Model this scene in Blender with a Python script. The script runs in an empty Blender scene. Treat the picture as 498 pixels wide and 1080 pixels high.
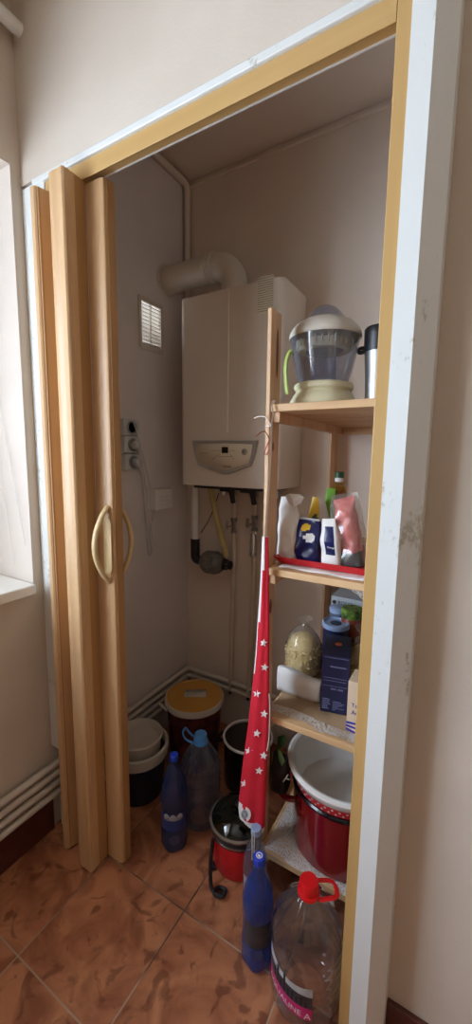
import bpy, bmesh, math, random
from mathutils import Vector, Matrix, noise as mnoise
random.seed(7)
PI = math.pi
C = bpy.context.scene.collection

# ------------------------------------------------------------------ camera
FPX = 421.293
YAW, PITCH, ROLL = 0.53030669, 0.135123349, 0.013377487
CAM = Vector((0, 0, 1.33))
FW = Vector((-math.sin(YAW)*math.cos(PITCH), math.cos(YAW)*math.cos(PITCH), -math.sin(PITCH)))
R0 = Vector((math.cos(YAW), math.sin(YAW), 0)); U0 = R0.cross(FW)
RT = R0*math.cos(ROLL)+U0*math.sin(ROLL); UP = -R0*math.sin(ROLL)+U0*math.cos(ROLL)
cd = bpy.data.cameras.new('camera'); cam = bpy.data.objects.new('camera', cd); C.objects.link(cam)
cd.sensor_fit = 'VERTICAL'; cd.sensor_height = 36; cd.lens = FPX/1080*36; cd.clip_start = 0.02
mw = Matrix((RT, UP, -FW)).transposed().to_4x4(); mw.translation = CAM
cam.matrix_world = mw
bpy.context.scene.camera = cam
def at(px, py, ax, val):
    "the point of the plane (axis ax = val) seen at a pixel of the 498x1080 photograph"
    d = FW + RT*((px-249)/FPX) - UP*((py-540)/FPX)
    return CAM + d*((val-CAM[ax])/d[ax])

# ------------------------------------------------------------------ materials
def lin(h):
    h = h.lstrip('#'); v = [int(h[i:i+2], 16)/255 for i in (0, 2, 4)]
    return tuple(c/12.92 if c <= .04045 else ((c+.055)/1.055)**2.4 for c in v)+(1,)
class NT:
    def __init__(s, name):
        s.m = bpy.data.materials.new(name); s.m.use_nodes = True; s.t = s.m.node_tree
        s.t.nodes.clear(); s.out = s.n('ShaderNodeOutputMaterial')
    def n(s, typ, **kw):
        nd = s.t.nodes.new(typ)
        for k, v in kw.items():
            if k.startswith('_'): setattr(nd, k[1:], v)
            else: nd.inputs[k.replace('__', ' ')].default_value = v
        return nd
    def l(s, a, b): s.t.links.new(a, b)
    def bsdf(s, **kw):
        b = s.n('ShaderNodeBsdfPrincipled', **kw); s.l(b.outputs[0], s.out.inputs[0]); return b
def noise_col(nt, a, b, scale, vec=None, detail=4, lo=.35, hi=.65, dist=0):
    nz = nt.n('ShaderNodeTexNoise', Scale=scale, Detail=detail, Distortion=dist)
    if vec is not None: nt.l(vec, nz.inputs['Vector'])
    r = nt.n('ShaderNodeValToRGB'); r.color_ramp.elements[0].position = lo; r.color_ramp.elements[1].position = hi
    r.color_ramp.elements[0].color = lin(a); r.color_ramp.elements[1].color = lin(b)
    nt.l(nz.outputs['Fac'], r.inputs[0]); return nz, r
def mat(name, a, b=None, rough=.5, scale=6, metal=0, bump=0, bscale=60, spec=.5, coat=0, stretch=None):
    nt = NT(name); p = nt.bsdf(Roughness=rough, Metallic=metal)
    p.inputs['Specular IOR Level'].default_value = spec; p.inputs['Coat Weight'].default_value = coat
    tc = nt.n('ShaderNodeTexCoord'); v = tc.outputs['Object']
    if stretch:
        mp = nt.n('ShaderNodeMapping', Scale=stretch); nt.l(v, mp.inputs[0]); v = mp.outputs[0]
    _, r = noise_col(nt, a, b or a, scale, v); nt.l(r.outputs[0], p.inputs['Base Color'])
    if bump:
        nz = nt.n('ShaderNodeTexNoise', Scale=bscale, Detail=5); nt.l(v, nz.inputs['Vector'])
        bp = nt.n('ShaderNodeBump', Strength=bump, Distance=.004); nt.l(nz.outputs['Fac'], bp.inputs['Height'])
        nt.l(bp.outputs[0], p.inputs['Normal'])
    return nt.m
def wood(name, a, b, axis=2, scale=14, rough=.45):
    "grain stretched along one axis"
    st = [1.0, 1.0, 1.0]; st[axis] = .06
    nt = NT(name); p = nt.bsdf(Roughness=rough)
    tc = nt.n('ShaderNodeTexCoord'); mp = nt.n('ShaderNodeMapping', Scale=st); nt.l(tc.outputs['Object'], mp.inputs[0])
    _, r = noise_col(nt, a, b, scale*4, mp.outputs[0], 6, .3, .7, .4); nt.l(r.outputs[0], p.inputs['Base Color'])
    return nt.m
def film(name, tint, amount=.1, rough=.08, col=None, edge=.2, gloss=1.0):
    "thin clear or tinted plastic: see-through, a little milky (more so edge-on), with a Fresnel gloss"
    nt = NT(name)
    tr = nt.n('ShaderNodeBsdfTransparent', Color=lin(tint)); df = nt.n('ShaderNodeBsdfDiffuse', Color=lin(col or tint))
    lw = nt.n('ShaderNodeLayerWeight', Blend=.35)
    ad = nt.n('ShaderNodeMath', _operation='MULTIPLY_ADD', _use_clamp=True); nt.l(lw.outputs['Facing'], ad.inputs[0])
    ad.inputs[1].default_value = edge; ad.inputs[2].default_value = amount
    mx = nt.n('ShaderNodeMixShader'); nt.l(ad.outputs[0], mx.inputs[0]); nt.l(tr.outputs[0], mx.inputs[1]); nt.l(df.outputs[0], mx.inputs[2])
    gl = nt.n('ShaderNodeBsdfGlossy', Roughness=rough); lf = nt.n('ShaderNodeLayerWeight', Blend=.5)
    pw = nt.n('ShaderNodeMath', _operation='POWER'); nt.l(lf.outputs['Facing'], pw.inputs[0]); pw.inputs[1].default_value = 5
    fr = nt.n('ShaderNodeMath', _operation='MULTIPLY_ADD'); nt.l(pw.outputs[0], fr.inputs[0]); fr.inputs[1].default_value = .9; fr.inputs[2].default_value = .045
    fm = nt.n('ShaderNodeMath', _operation='MULTIPLY', _use_clamp=True); nt.l(fr.outputs[0], fm.inputs[0]); fm.inputs[1].default_value = gloss
    m2 = nt.n('ShaderNodeMixShader'); nt.l(fm.outputs[0], m2.inputs[0]); nt.l(mx.outputs[0], m2.inputs[1]); nt.l(gl.outputs[0], m2.inputs[2])
    nt.l(m2.outputs[0], nt.out.inputs[0]); return nt.m
def lace(name, a, hole=.42, scale=150):
    nt = NT(name)
    p = nt.n('ShaderNodeBsdfPrincipled', Roughness=.8); p.inputs['Base Color'].default_value = lin(a)
    tr = nt.n('ShaderNodeBsdfTransparent')
    tc = nt.n('ShaderNodeTexCoord'); vo = nt.n('ShaderNodeTexVoronoi', Scale=scale, Randomness=.55); nt.l(tc.outputs['Object'], vo.inputs['Vector'])
    gt = nt.n('ShaderNodeMath', _operation='LESS_THAN'); nt.l(vo.outputs['Distance'], gt.inputs[0]); gt.inputs[1].default_value = hole*.7
    mx = nt.n('ShaderNodeMixShader'); nt.l(gt.outputs[0], mx.inputs[0]); nt.l(p.outputs[0], mx.inputs[1]); nt.l(tr.outputs[0], mx.inputs[2])
    nt.l(mx.outputs[0], nt.out.inputs[0]); return nt.m

def tile_floor():
    nt = NT('terracotta_tiles'); p = nt.bsdf(Roughness=.3)
    g = nt.n('ShaderNodeNewGeometry'); sp = nt.n('ShaderNodeSeparateXYZ'); nt.l(g.outputs['Position'], sp.inputs[0])
    T = .315; ms = []; ids = []
    for k, off in ((0, .945), (1, -.488)):
        a = nt.n('ShaderNodeMath', _operation='ADD'); nt.l(sp.outputs[k], a.inputs[0]); a.inputs[1].default_value = off+T*20
        d = nt.n('ShaderNodeMath', _operation='DIVIDE'); nt.l(a.outputs[0], d.inputs[0]); d.inputs[1].default_value = T
        fl = nt.n('ShaderNodeMath', _operation='FLOOR'); nt.l(d.outputs[0], fl.inputs[0]); ids.append(fl)
        f = nt.n('ShaderNodeMath', _operation='FRACT'); nt.l(d.outputs[0], f.inputs[0])
        s = nt.n('ShaderNodeMath', _operation='SUBTRACT'); nt.l(f.outputs[0], s.inputs[0]); s.inputs[1].default_value = .5
        ab = nt.n('ShaderNodeMath', _operation='ABSOLUTE'); nt.l(s.outputs[0], ab.inputs[0]); ms.append(ab)
    mx = nt.n('ShaderNodeMath', _operation='MAXIMUM'); nt.l(ms[0].outputs[0], mx.inputs[0]); nt.l(ms[1].outputs[0], mx.inputs[1])
    gr = nt.n('ShaderNodeMath', _operation='GREATER_THAN'); nt.l(mx.outputs[0], gr.inputs[0]); gr.inputs[1].default_value = .5-.0065
    cb = nt.n('ShaderNodeCombineXYZ'); nt.l(ids[0].outputs[0], cb.inputs[0]); nt.l(ids[1].outputs[0], cb.inputs[1])
    sc = nt.n('ShaderNodeVectorMath', _operation='SCALE'); nt.l(cb.outputs[0], sc.inputs[0]); sc.inputs['Scale'].default_value = 3.7
    va = nt.n('ShaderNodeVectorMath', _operation='ADD'); nt.l(sc.outputs[0], va.inputs[0]); nt.l(g.outputs['Position'], va.inputs[1])
    n1, r1 = noise_col(nt, '#965a3e', '#c4845e', 7, va.outputs[0], 6, .38, .62, 1.4)
    n2, r2 = noise_col(nt, '#000000', '#d0d0d0', 15, va.outputs[0], 8, .55, .63, 1.2)
    m1 = nt.n('ShaderNodeMix', _data_type='RGBA'); nt.l(r2.outputs[0], m1.inputs[0]); nt.l(r1.outputs[0], m1.inputs[6]); m1.inputs[7].default_value = lin('#6a3a28')
    n3, r3 = noise_col(nt, '#000000', '#606060', 16, va.outputs[0], 6, .54, .70, .6)
    m3 = nt.n('ShaderNodeMix', _data_type='RGBA'); nt.l(r3.outputs[0], m3.inputs[0]); nt.l(m1.outputs[2], m3.inputs[6]); m3.inputs[7].default_value = lin('#d69c74')
    # grout: mostly pale, dirty in places
    n4, r4 = noise_col(nt, '#4a3128', '#b39a83', 3.2, g.outputs['Position'], 3, .42, .56)
    m2 = nt.n('ShaderNodeMix', _data_type='RGBA'); nt.l(gr.outputs[0], m2.inputs[0]); nt.l(m3.outputs[2], m2.inputs[6]); nt.l(r4.outputs[0], m2.inputs[7])
    nt.l(m2.outputs[2], p.inputs['Base Color'])
    ro = nt.n('ShaderNodeMapRange'); nt.l(gr.outputs[0], ro.inputs[0]); ro.inputs[3].default_value = .32; ro.inputs[4].default_value = .85
    nt.l(ro.outputs[0], p.inputs['Roughness'])
    bp = nt.n('ShaderNodeBump', Strength=.5, Distance=.002, _invert=True); nt.l(gr.outputs[0], bp.inputs['Height']); nt.l(bp.outputs[0], p.inputs['Normal'])
    return nt.m
def casing_paint():
    "old white gloss paint, chipped and grubby about hand height"
    nt = NT('chipped_white_paint'); p = nt.bsdf(Roughness=.38)
    g = nt.n('ShaderNodeNewGeometry'); sp = nt.n('ShaderNodeSeparateXYZ'); nt.l(g.outputs['Position'], sp.inputs[0])
    rg = nt.n('ShaderNodeValToRGB'); e = rg.color_ramp.elements
    mr = nt.n('ShaderNodeMapRange'); nt.l(sp.outputs[2], mr.inputs[0]); mr.inputs[1].default_value = .85; mr.inputs[2].default_value = 1.55
    e[0].position = .1; e[0].color = (0, 0, 0, 1); e[1].position = .5; e[1].color = (1, 1, 1, 1); x = e.new(.85); x.color = (0, 0, 0, 1)
    nt.l(mr.outputs[0], rg.inputs[0])
    mp = nt.n('ShaderNodeMapping', Scale=(1, 1, .6)); nt.l(g.outputs['Position'], mp.inputs[0])
    n1 = nt.n('ShaderNodeTexNoise', Scale=70, Detail=6, Roughness=.7); nt.l(mp.outputs[0], n1.inputs['Vector'])
    n0 = nt.n('ShaderNodeTexNoise', Scale=12, Detail=2); nt.l(mp.outputs[0], n0.inputs['Vector'])
    ml = nt.n('ShaderNodeMath', _operation='MULTIPLY'); nt.l(n1.outputs[0], ml.inputs[0]); nt.l(n0.outputs[0], ml.inputs[1])
    ad = nt.n('ShaderNodeMath', _operation='MULTIPLY_ADD'); nt.l(rg.outputs[0], ad.inputs[0]); ad.inputs[1].default_value = .10; nt.l(ml.outputs[0], ad.inputs[2])
    r = nt.n('ShaderNodeValToRGB'); r.color_ramp.elements[0].position = .375; r.color_ramp.elements[1].position = .45
    r.color_ramp.elements[0].color = (0, 0, 0, 1); r.color_ramp.elements[1].color = (.75, .75, .75, 1); nt.l(ad.outputs[0], r.inputs[0])
    m = nt.n('ShaderNodeMix', _data_type='RGBA'); nt.l(r.outputs[0], m.inputs[0]); m.inputs[6].default_value = lin('#dde0dd'); m.inputs[7].default_value = lin('#a8a490')
    nt.l(m.outputs[2], p.inputs['Base Color'])
    n2 = nt.n('ShaderNodeTexNoise', Scale=55, Detail=4); nt.l(mp.outputs[0], n2.inputs['Vector'])
    bp = nt.n('ShaderNodeBump', Strength=.25, Distance=.003); nt.l(n2.outputs[0], bp.inputs['Height']); nt.l(bp.outputs[0], p.inputs['Normal'])
    return nt.m

M = dict(
    floor=tile_floor(), casing=casing_paint(),
    wall=mat('beige_wallpaper', '#cdc1b2', '#d5c9bb', .85, 3, bump=.12, bscale=140),
    wall_k=mat('tan_kitchen_wall', '#ad977c', '#b8a287', .85, 3),
    recess=mat('window_recess_paint', '#d8cdc2', '#e0d5ca', .7, 3, bump=.08, bscale=60),
    closet=mat('closet_wall_fill_tone', '#e2d3c5', '#e8dacc', .85, 4, bump=.15, bscale=70),  # closet walls paler than the room's: missing fill light put into the colour
    closet_l=mat('closet_side_fill_tone', '#dad3d0', '#e0d9d6', .85, 4, bump=.2, bscale=50),  # side wall lightened the same way, in place of fill light
    ceil=mat('ceiling_paint', '#d8cdbf', '#e0d6c8', .9, 3),
    white=mat('white_plastic', '#e6e4de', '#ecebe6', .35, 5),
    skirting=mat('dark_red_skirting_tile', '#4a2420', '#5c2e26', .35, 20),
    frame=wood('yellow_frame', '#c09a60', '#c8a46a', 2, 6, .4),
    frame_h=wood('yellow_frame_header', '#c09a60', '#c8a46a', 0, 6, .4),
    groove=mat('track_gap_shade', '#3a2b1c', '#4a3826', .6),  # dark brown stands for the shade in the track gap
    oak=wood('pale_oak_laminate', '#c9a276', '#cfaa7e', 2, 16, .38),
    oakd=wood('oak_hinge_and_shaded_edge', '#a67c4c', '#b48a58', 2, 8, .45),
    pine=wood('pine', '#bb9068', '#d6b087', 2, 7, .5),
    pine_x=wood('pine_boards', '#c29a6c', '#dfba8c', 0, 7, .5),
    knot=mat('pine_knot', '#5d3820', '#70462a', .6),
    boiler=mat('boiler_enamel', '#e2d9cd', '#e6ddd2', .28, 3),
    grey_m=mat('satin_grey', '#a39f99', '#ada9a2', .35, 4),
    cream=mat('cream_plastic', '#e6dcc6', '#eae1cc', .4, 4),
    dark=mat('black_plastic', '#17161a', '#201f24', .4, 5),
    display=mat('dark_display', '#1b1518', '#241a1d', .15),
    ink=mat('grey_print', '#8a8680', '#8f8b86', .7),
    inkd=mat('dark_print', '#2a2a30', '#30303a', .7),
    pipew=mat('white_pipe_paint', '#d0c8bc', '#d8d0c4', .4, 8),
    pipeb=mat('beige_pipe_paint', '#cbbba6', '#d4c5b0', .5, 8),
    steel=mat('brushed_steel', '#b9b7b4', '#c6c4c1', .25, 8, metal=1),
    steelm=mat('matt_steel', '#a5a3a0', '#b2b0ad', .42, 8, metal=1),
    brass=mat('brass', '#8f7440', '#a88a52', .35, 20, metal=1),
    gmetal=mat('dull_grey_casting', '#6c6864', '#8a8680', .45, 40, metal=.3),
    hose=mat('yellowish_hose', '#b7a566', '#c5b477', .5, 9),
    socket=mat('grey_socket', '#bcc0c2', '#cacccc', .35, 10),
    socketd=mat('grey_socket_recess', '#83898f', '#93999e', .4, 10),
    cable=mat('white_cable', '#e2dcd4', '#e8e2da', .5),
    red=mat('red_enamel', '#780d15', '#84121b', .12, 5, coat=.5),
    redp=mat('red_plastic', '#c01820', '#cb1f26', .3, 5),
    redcap=mat('red_cap', '#d6161c', '#df2026', .3, 5),
    enamel=mat('white_enamel', '#e6e4e0', '#ecebe7', .15, 5, coat=.4),
    black_e=mat('black_enamel', '#0d0d12', '#16161c', .15, 5),
    navy=mat('navy_plastic', '#12162a', '#181d34', .4, 5),
    tubw=mat('offwhite_bucket', '#cbc3b6', '#d3cbbe', .45, 5),
    lidy=mat('amber_lid', '#c8913e', '#d29c48', .4, 5),
    paper=mat('white_paper', '#e2e0dd', '#eae8e5', .8, 9, bump=.2, bscale=30),
    brownp=mat('brown_paper', '#a68a6a', '#b39777', .85, 9),
    blue_c=mat('blue_cap', '#1a3fc0', '#2249cc', .3, 5),
    lblue_c=mat('light_blue_cap', '#4f93d6', '#5a9cdc', .35, 5),
    green=mat('leaf_green_print', '#6fae36', '#7ab842', .4, 9),
    sage=mat('sage_green_cloth', '#6f9a66', '#7aa56f', .7, 20),
    darkg=mat('dark_green_print', '#1f4a25', '#28562e', .4, 9),
    yellow=mat('yellow_print', '#e0b21c', '#e8bd2a', .35, 9),
    bluef=mat('dark_blue_foil', '#161a48', '#1e235a', .25, 30),
    blueb=mat('dark_blue_card', '#1a1f42', '#20264e', .4, 9),
    bluebl=mat('blue_grey_print', '#6b7196', '#7178a0', .5, 9),
    orange=mat('orange_print', '#b8552e', '#c46036', .5, 9),
    pink=mat('coral_pack', '#cf5a5a', '#e08078', .4, 60),
    magenta=mat('magenta_label', '#c2186e', '#cf2079', .4, 9),
    labgrey=mat('grey_label', '#9aa0a6', '#c9ccd0', .4, 40),
    labdark=mat('dark_label', '#22242a', '#3a3d44', .4, 30),
    violet=mat('violet_blue_print', '#20269c', '#2a30ac', .4, 9),
    card=mat('beige_card', '#d9bfa0', '#e0c8aa', .7, 9),
    gbox=mat('pale_grey_card', '#aab0b4', '#b6bbbf', .6, 9),
    jarred=mat('brown_red_jar', '#7a3524', '#8a4028', .35, 14),
    lidb=mat('pale_blue_lid', '#8fa4c8', '#9fb2d2', .35, 9),
    tanp=mat('tan_plastic', '#d0b685', '#d6bd8e', .35, 5),
    lime=mat('lime_plastic', '#a9bd62', '#b3c66c', .4, 5),
    ivory=mat('ivory_plastic', '#d9d2ae', '#e2dbb8', .4, 5),
    cloth=mat('red_cloth', '#c4142a', '#d21c34', .85, 9, bump=.15, bscale=200),
    clothw=mat('white_cloth', '#e4dfdc', '#ece8e5', .85, 9),
    pasta=mat('pasta', '#dfc27a', '#f0dca4', .5, 60),
    pattern=mat('red_brown_sleeve', '#241a24', '#7a3428', .4, 28),
    redwire=mat('red_wire', '#a8483c', '#b4544a', .5),
    clear=film('clear_plastic', '#f0f1f3', .02, .05, '#a8acb4', .12, 2.2),
    clearb=film('pale_blue_plastic', '#d0daea', .05, .07, '#a8b8d4', .22, 1.8),
    blueg=film('blue_plastic', '#86a0e0', .16, .07, '#4a6cc4', .2, 1.2),
    blued=film('dusky_blue_plastic', '#8c9cc8', .14, .08, '#5068a4', .2, 1.2),
    smoke=film('smoky_plastic', '#d6d8e2', .09, .06, '#c0c4d4', .18, 1.4),
    bagf=film('clear_bag', '#f4f2ee', .06, .14, '#f0eee8', .15, 1.6),
    glassl=film('dark_glass', '#5c625c', .10, .05, '#2a302a', .1, 1.5),
    pane=film('window_glass', '#fafcff', .0, .03, '#dfe8f0', .0, .5),
    lace=lace('white_lace', '#dedad6', .5, 150), lace2=lace('grey_lace', '#d2cbc2', .55, 120),
)

# ------------------------------------------------------------------ mesh helpers
def wloc(o):
    v = Vector(o.location)
    while o.parent: o = o.parent; v += Vector(o.location)
    return v
class MB:
    def __init__(s): s.bm = bmesh.new(); s.k = 0
    def face(s, vs):
        try:
            f = s.bm.faces.new(vs); f.material_index = s.k; return f
        except ValueError: return None
    def box(s, a, b):
        x0, x1 = sorted((a[0], b[0])); y0, y1 = sorted((a[1], b[1])); z0, z1 = sorted((a[2], b[2]))
        v = [s.bm.verts.new(p) for p in ((x0,y0,z0),(x1,y0,z0),(x1,y1,z0),(x0,y1,z0),(x0,y0,z1),(x1,y0,z1),(x1,y1,z1),(x0,y1,z1))]
        for q in ((0,3,2,1),(4,5,6,7),(0,1,5,4),(1,2,6,5),(2,3,7,6),(3,0,4,7)): s.face([v[i] for i in q])
        return s
    def obox(s, c, half, rot=0, tilt=0):
        "box about a centre, turned about z by rot then leaned about its own x by tilt"
        m = Matrix.Translation(c) @ Matrix.Rotation(rot, 4, 'Z') @ Matrix.Rotation(tilt, 4, 'X')
        n0 = len(s.bm.verts); s.box([-h for h in half], half); s.bm.verts.ensure_lookup_table()
        for v in s.bm.verts[n0:]: v.co = m @ v.co
        return s
    def prism(s, pts, z0, z1, ax=2):
        "polygon extruded along axis ax; pts are the two other coordinates in order"
        def P(p, h):
            q = list(p); q.insert(ax, h); return q
        a = [s.bm.verts.new(P(p, z0)) for p in pts]; b = [s.bm.verts.new(P(p, z1)) for p in pts]
        s.face(a[::-1]); s.face(b)
        for i in range(len(a)): j = (i+1) % len(a); s.face([a[i], a[j], b[j], b[i]])
        return s
    def rings(s, rs, cap=True, closed=True):
        vs = [[s.bm.verts.new(p) for p in r] for r in rs]; n = len(vs[0])
        for a, b in zip(vs, vs[1:]):
            for i in range(n if closed else n-1): j = (i+1) % n; s.face([a[i], a[j], b[j], b[i]])
        if cap and closed: s.face(vs[0][::-1]); s.face(vs[-1])
        return s
    def lathe(s, prof, c, seg=40, mats=None, cap=True, ax=2, fn=None):
        "profile of (radius, height) about an axis through c; mats gives a material index per band"
        vs = []
        for r, h in prof:
            ring = []
            for i in range(seg):
                a = 2*PI*i/seg; rr = max(r, 1e-4)
                if fn: rr = fn(rr, h, a)
                p = [rr*math.cos(a), rr*math.sin(a)]
                if ax == 2: q = (c[0]+p[0], c[1]+p[1], c[2]+h)
                elif ax == 1: q = (c[0]+p[0], c[1]+h, c[2]+p[1])
                else: q = (c[0]+h, c[1]+p[0], c[2]+p[1])
                ring.append(s.bm.verts.new(q))
            vs.append(ring)
        for b, (A, B) in enumerate(zip(vs, vs[1:])):
            if mats: s.k = mats[b]
            for i in range(seg): j = (i+1) % seg; s.face([A[i], A[j], B[j], B[i]])
        if cap:
            if prof[0][0] > 1e-3: s.face(vs[0][::-1])
            if prof[-1][0] > 1e-3: s.face(vs[-1])
        return s
    def tube(s, pts, r, seg=10, smooth=0, flat=None, cap=True):
        pts = [Vector(p) for p in pts]
        if smooth:
            q = []
            for i in range(len(pts)-1):
                p0, p1, p2, p3 = pts[max(i-1,0)], pts[i], pts[i+1], pts[min(i+2,len(pts)-1)]
                for k in range(smooth):
                    t = k/smooth
                    q.append(.5*((2*p1)+(p2-p0)*t+(2*p0-5*p1+4*p2-p3)*t*t+(3*p1-p0-3*p2+p3)*t**3))
            pts = q+[pts[-1]]
        rad = r if callable(r) else (lambda t: r)
        up = None; rs = []
        for i, p in enumerate(pts):
            d = (pts[min(i+1,len(pts)-1)]-pts[max(i-1,0)]).normalized()
            if up is None:
                up = Vector((0,0,1)) if abs(d.z) < .9 else Vector((0,1,0))
                if flat: up = Vector(flat)
            n = (up-d*up.dot(d)).normalized(); up = n; b = d.cross(n); rr = rad(i/max(1,len(pts)-1))
            ra, rb = rr if isinstance(rr, tuple) else (rr, rr)
            rs.append([p+n*ra*math.cos(2*PI*k/seg)+b*rb*math.sin(2*PI*k/seg) for k in range(seg)])
        return s.rings(rs, cap)
    def grid(s, fn, nu, nv, th=0, mfn=None):
        "sheet fn(u,v) for u,v in 0..1; mfn picks the material per cell"
        V = [[s.bm.verts.new(fn(i/nu, j/nv)) for i in range(nu+1)] for j in range(nv+1)]
        fs = []
        for j in range(nv):
            for i in range(nu):
                if mfn: s.k = mfn((i+.5)/nu, (j+.5)/nv)
                fs.append(s.face([V[j][i], V[j][i+1], V[j+1][i+1], V[j+1][i]]))
        return s
    def text(s, body, size, fn, depth=.0006, align='CENTER'):
        "lettering as flat outlines, mapped to the place by fn(u, v, d)"
        cu = bpy.data.curves.new('lettering', 'FONT'); cu.body = body; cu.size = size; cu.align_x = align; cu.resolution_u = 2
        o = bpy.data.objects.new('lettering', cu); C.objects.link(o)
        dg = bpy.context.evaluated_depsgraph_get(); dg.update()
        me = bpy.data.meshes.new_from_object(o.evaluated_get(dg))
        vs = [s.bm.verts.new(fn(v.co.x, v.co.y, depth)) for v in me.vertices]
        for p in me.polygons: s.face([vs[i] for i in p.vertices])
        bpy.data.objects.remove(o); bpy.data.curves.remove(cu); bpy.data.meshes.remove(me)
        return s
    def build(s, name, mats, parent=None, smooth=True, bevel=0, thick=0, fix=True):
        bm = s.bm
        if fix: bmesh.ops.recalc_face_normals(bm, faces=bm.faces[:])
        if parent is not None: off = wloc(parent)
        else:
            xs = [v.co for v in bm.verts]
            off = Vector(((min(v.x for v in xs)+max(v.x for v in xs))/2, (min(v.y for v in xs)+max(v.y for v in xs))/2, min(v.z for v in xs)))
        bm.transform(Matrix.Translation(-off))
        me = bpy.data.meshes.new(name); bm.to_mesh(me); bm.free()
        for m in (mats if isinstance(mats, (list, tuple)) else [mats]): me.materials.append(M[m] if isinstance(m, str) else m)
        o = bpy.data.objects.new(name, me); C.objects.link(o)
        if parent is not None: o.parent = parent
        else: o.location = off
        if smooth:
            me.polygons.foreach_set('use_smooth', [True]*len(me.polygons)); me.set_sharp_from_angle(angle=math.radians(38))
        if thick:
            md = o.modifiers.new('thickness', 'SOLIDIFY'); md.thickness = thick; md.offset = 0
        if bevel:
            md = o.modifiers.new('bevel', 'BEVEL'); md.width = bevel; md.segments = 2; md.limit_method = 'ANGLE'; md.angle_limit = math.radians(40)
            md.harden_normals = smooth
        return o
def tag(o, label=None, cat=None, group=None, kind=None):
    if label: o['label'] = label
    if cat: o['category'] = cat
    if group: o['group'] = group
    if kind: o['kind'] = kind
    return o
def thing(name, label, cat, loc, group=None):
    o = bpy.data.objects.new(name, None); C.objects.link(o); o.location = loc; o.empty_display_size = .05
    return tag(o, label, cat, group)
def struct(o): o['kind'] = 'structure'; return o
def box(a, b): return MB().box(a, b)

# ------------------------------------------------------------------ the room
XW, YF, YB = -1.205, .785, 1.577          # left wall, front wall face, closet back wall
XR, YR, ZC = 1.45, -1.9, 2.6
CZ = 2.545; CXR = .03
struct(box((XW-.3, YR-.2, -.1), (XR+.2, YB+.2, 0)).build('floor', 'floor', smooth=False))
struct(box((XW-.3, YR-.2, ZC), (XR+.2, YB+.2, ZC+.1)).build('ceiling', 'ceil', smooth=False))
WT = .46; X0 = XW-WT
wy0, wy1, wz0, wz1 = -1.0, .758, .905, 2.155            # window opening
vy0, vy1, vz0, vz1 = 1.272, 1.388, 1.79, 1.952         # vent opening
m = MB()
for (a, b, c, d) in ((YR-.2, wy1, 0, wz0), (YR-.2, wy1, wz1, ZC), (YR-.2, wy0, wz0, wz1), (wy1, YF+.03, 0, ZC)):
    m.box((X0, a, c), (XW, b, d))
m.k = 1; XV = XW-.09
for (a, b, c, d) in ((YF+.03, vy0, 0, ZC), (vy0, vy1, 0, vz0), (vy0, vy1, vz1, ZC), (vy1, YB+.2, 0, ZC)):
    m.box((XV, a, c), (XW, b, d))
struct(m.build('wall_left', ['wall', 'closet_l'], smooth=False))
m = MB().box((X0+.1, wy1-.004, wz0), (XW-.001, wy1+.004, wz1))     # paint skin of the recess side
m.box((X0+.1, wy0, wz1-.004), (XW-.002, wy1, wz1+.004))
struct(m.build('trim_5', 'recess', smooth=False))
# front wall: over the doorway, and the set-back piece to the right
m = MB().box((XW, YF, 2.108), (-.0765, .86, ZC)).box((-.0765, .866, 0), (XR+.2, .96, ZC)).box((-.105, .86, 2.1), (-.0765, .96, ZC))
struct(m.build('wall_front', 'wall', smooth=False))
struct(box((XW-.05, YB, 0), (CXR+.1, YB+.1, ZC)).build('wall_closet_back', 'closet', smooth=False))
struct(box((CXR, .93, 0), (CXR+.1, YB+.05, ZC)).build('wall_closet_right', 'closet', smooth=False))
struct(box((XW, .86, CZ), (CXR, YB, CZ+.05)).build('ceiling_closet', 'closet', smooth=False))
struct(box((XR, YR, 0), (XR+.15, .88, ZC)).build('wall_right', 'wall_k', smooth=False))
struct(box((XW, YR-.15, 0), (XR, YR, ZC)).build('wall_rear', 'wall_k', smooth=False))
# beading along the closet ceiling
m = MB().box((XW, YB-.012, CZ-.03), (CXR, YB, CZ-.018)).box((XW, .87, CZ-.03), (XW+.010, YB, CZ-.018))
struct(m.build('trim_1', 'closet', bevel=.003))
# skirtings
m = box((XW, YR, 0), (XW+.012, YF-.01, .125)); struct(m.build('baseboard_left', 'skirting', bevel=.002))
m = box((-.0765, .854, 0), (XR, .866, .07)); struct(m.build('baseboard_front', 'skirting', bevel=.002))

# white casing round the doorway
m = MB().prism([(-.143,.786), (-.1065,.783), (-.0730,.8105), (-.0730,.93), (-.143,.93)], 0, 2.108)
struct(m.build('trim_2', 'casing', smooth=False))
m = MB().box((-1.15, .781, 2.0915), (-.1425, .86, 2.109)); struct(m.build('trim_3', 'casing', bevel=.003))
m = MB().box((XW, .785, .315), (-1.10, .86, 2.10)).box((-1.17, .785, .02), (-1.10, .86, .135)); struct(m.build('trim_4', 'casing', bevel=.003))
# yellow door frame with the running track
fr = thing('door_frame', 'yellow wooden door frame with a track along its top edge', 'door frame', (-.155, .82, 0)); struct(fr)
box((-.1672, .789, 0), (-.1425, .875, 2.0915)).build('jamb', 'frame', fr, bevel=.002)
m = MB().box((-1.15, .789, 2.050), (-.1675, .7925, 2.0915)).box((-1.15, .8085, 2.0665), (-.1675, .828, 2.0915))
h = m.build('header', 'frame_h', fr, bevel=.001)
box((-1.15, .7927, 2.0645), (-.1675, .8083, 2.090)).build('track', 'groove', h)  # filled dark to paint the shadow gap behind the front lip
box((-1.15, .828, 2.0665), (-.1675, .833, 2.0915)).build('edge_strip', 'white', h)
box((-1.15, .862, 0), (-1.135, .88, 2.0915)).build('jamb', 'frame', fr, bevel=.002)

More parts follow.
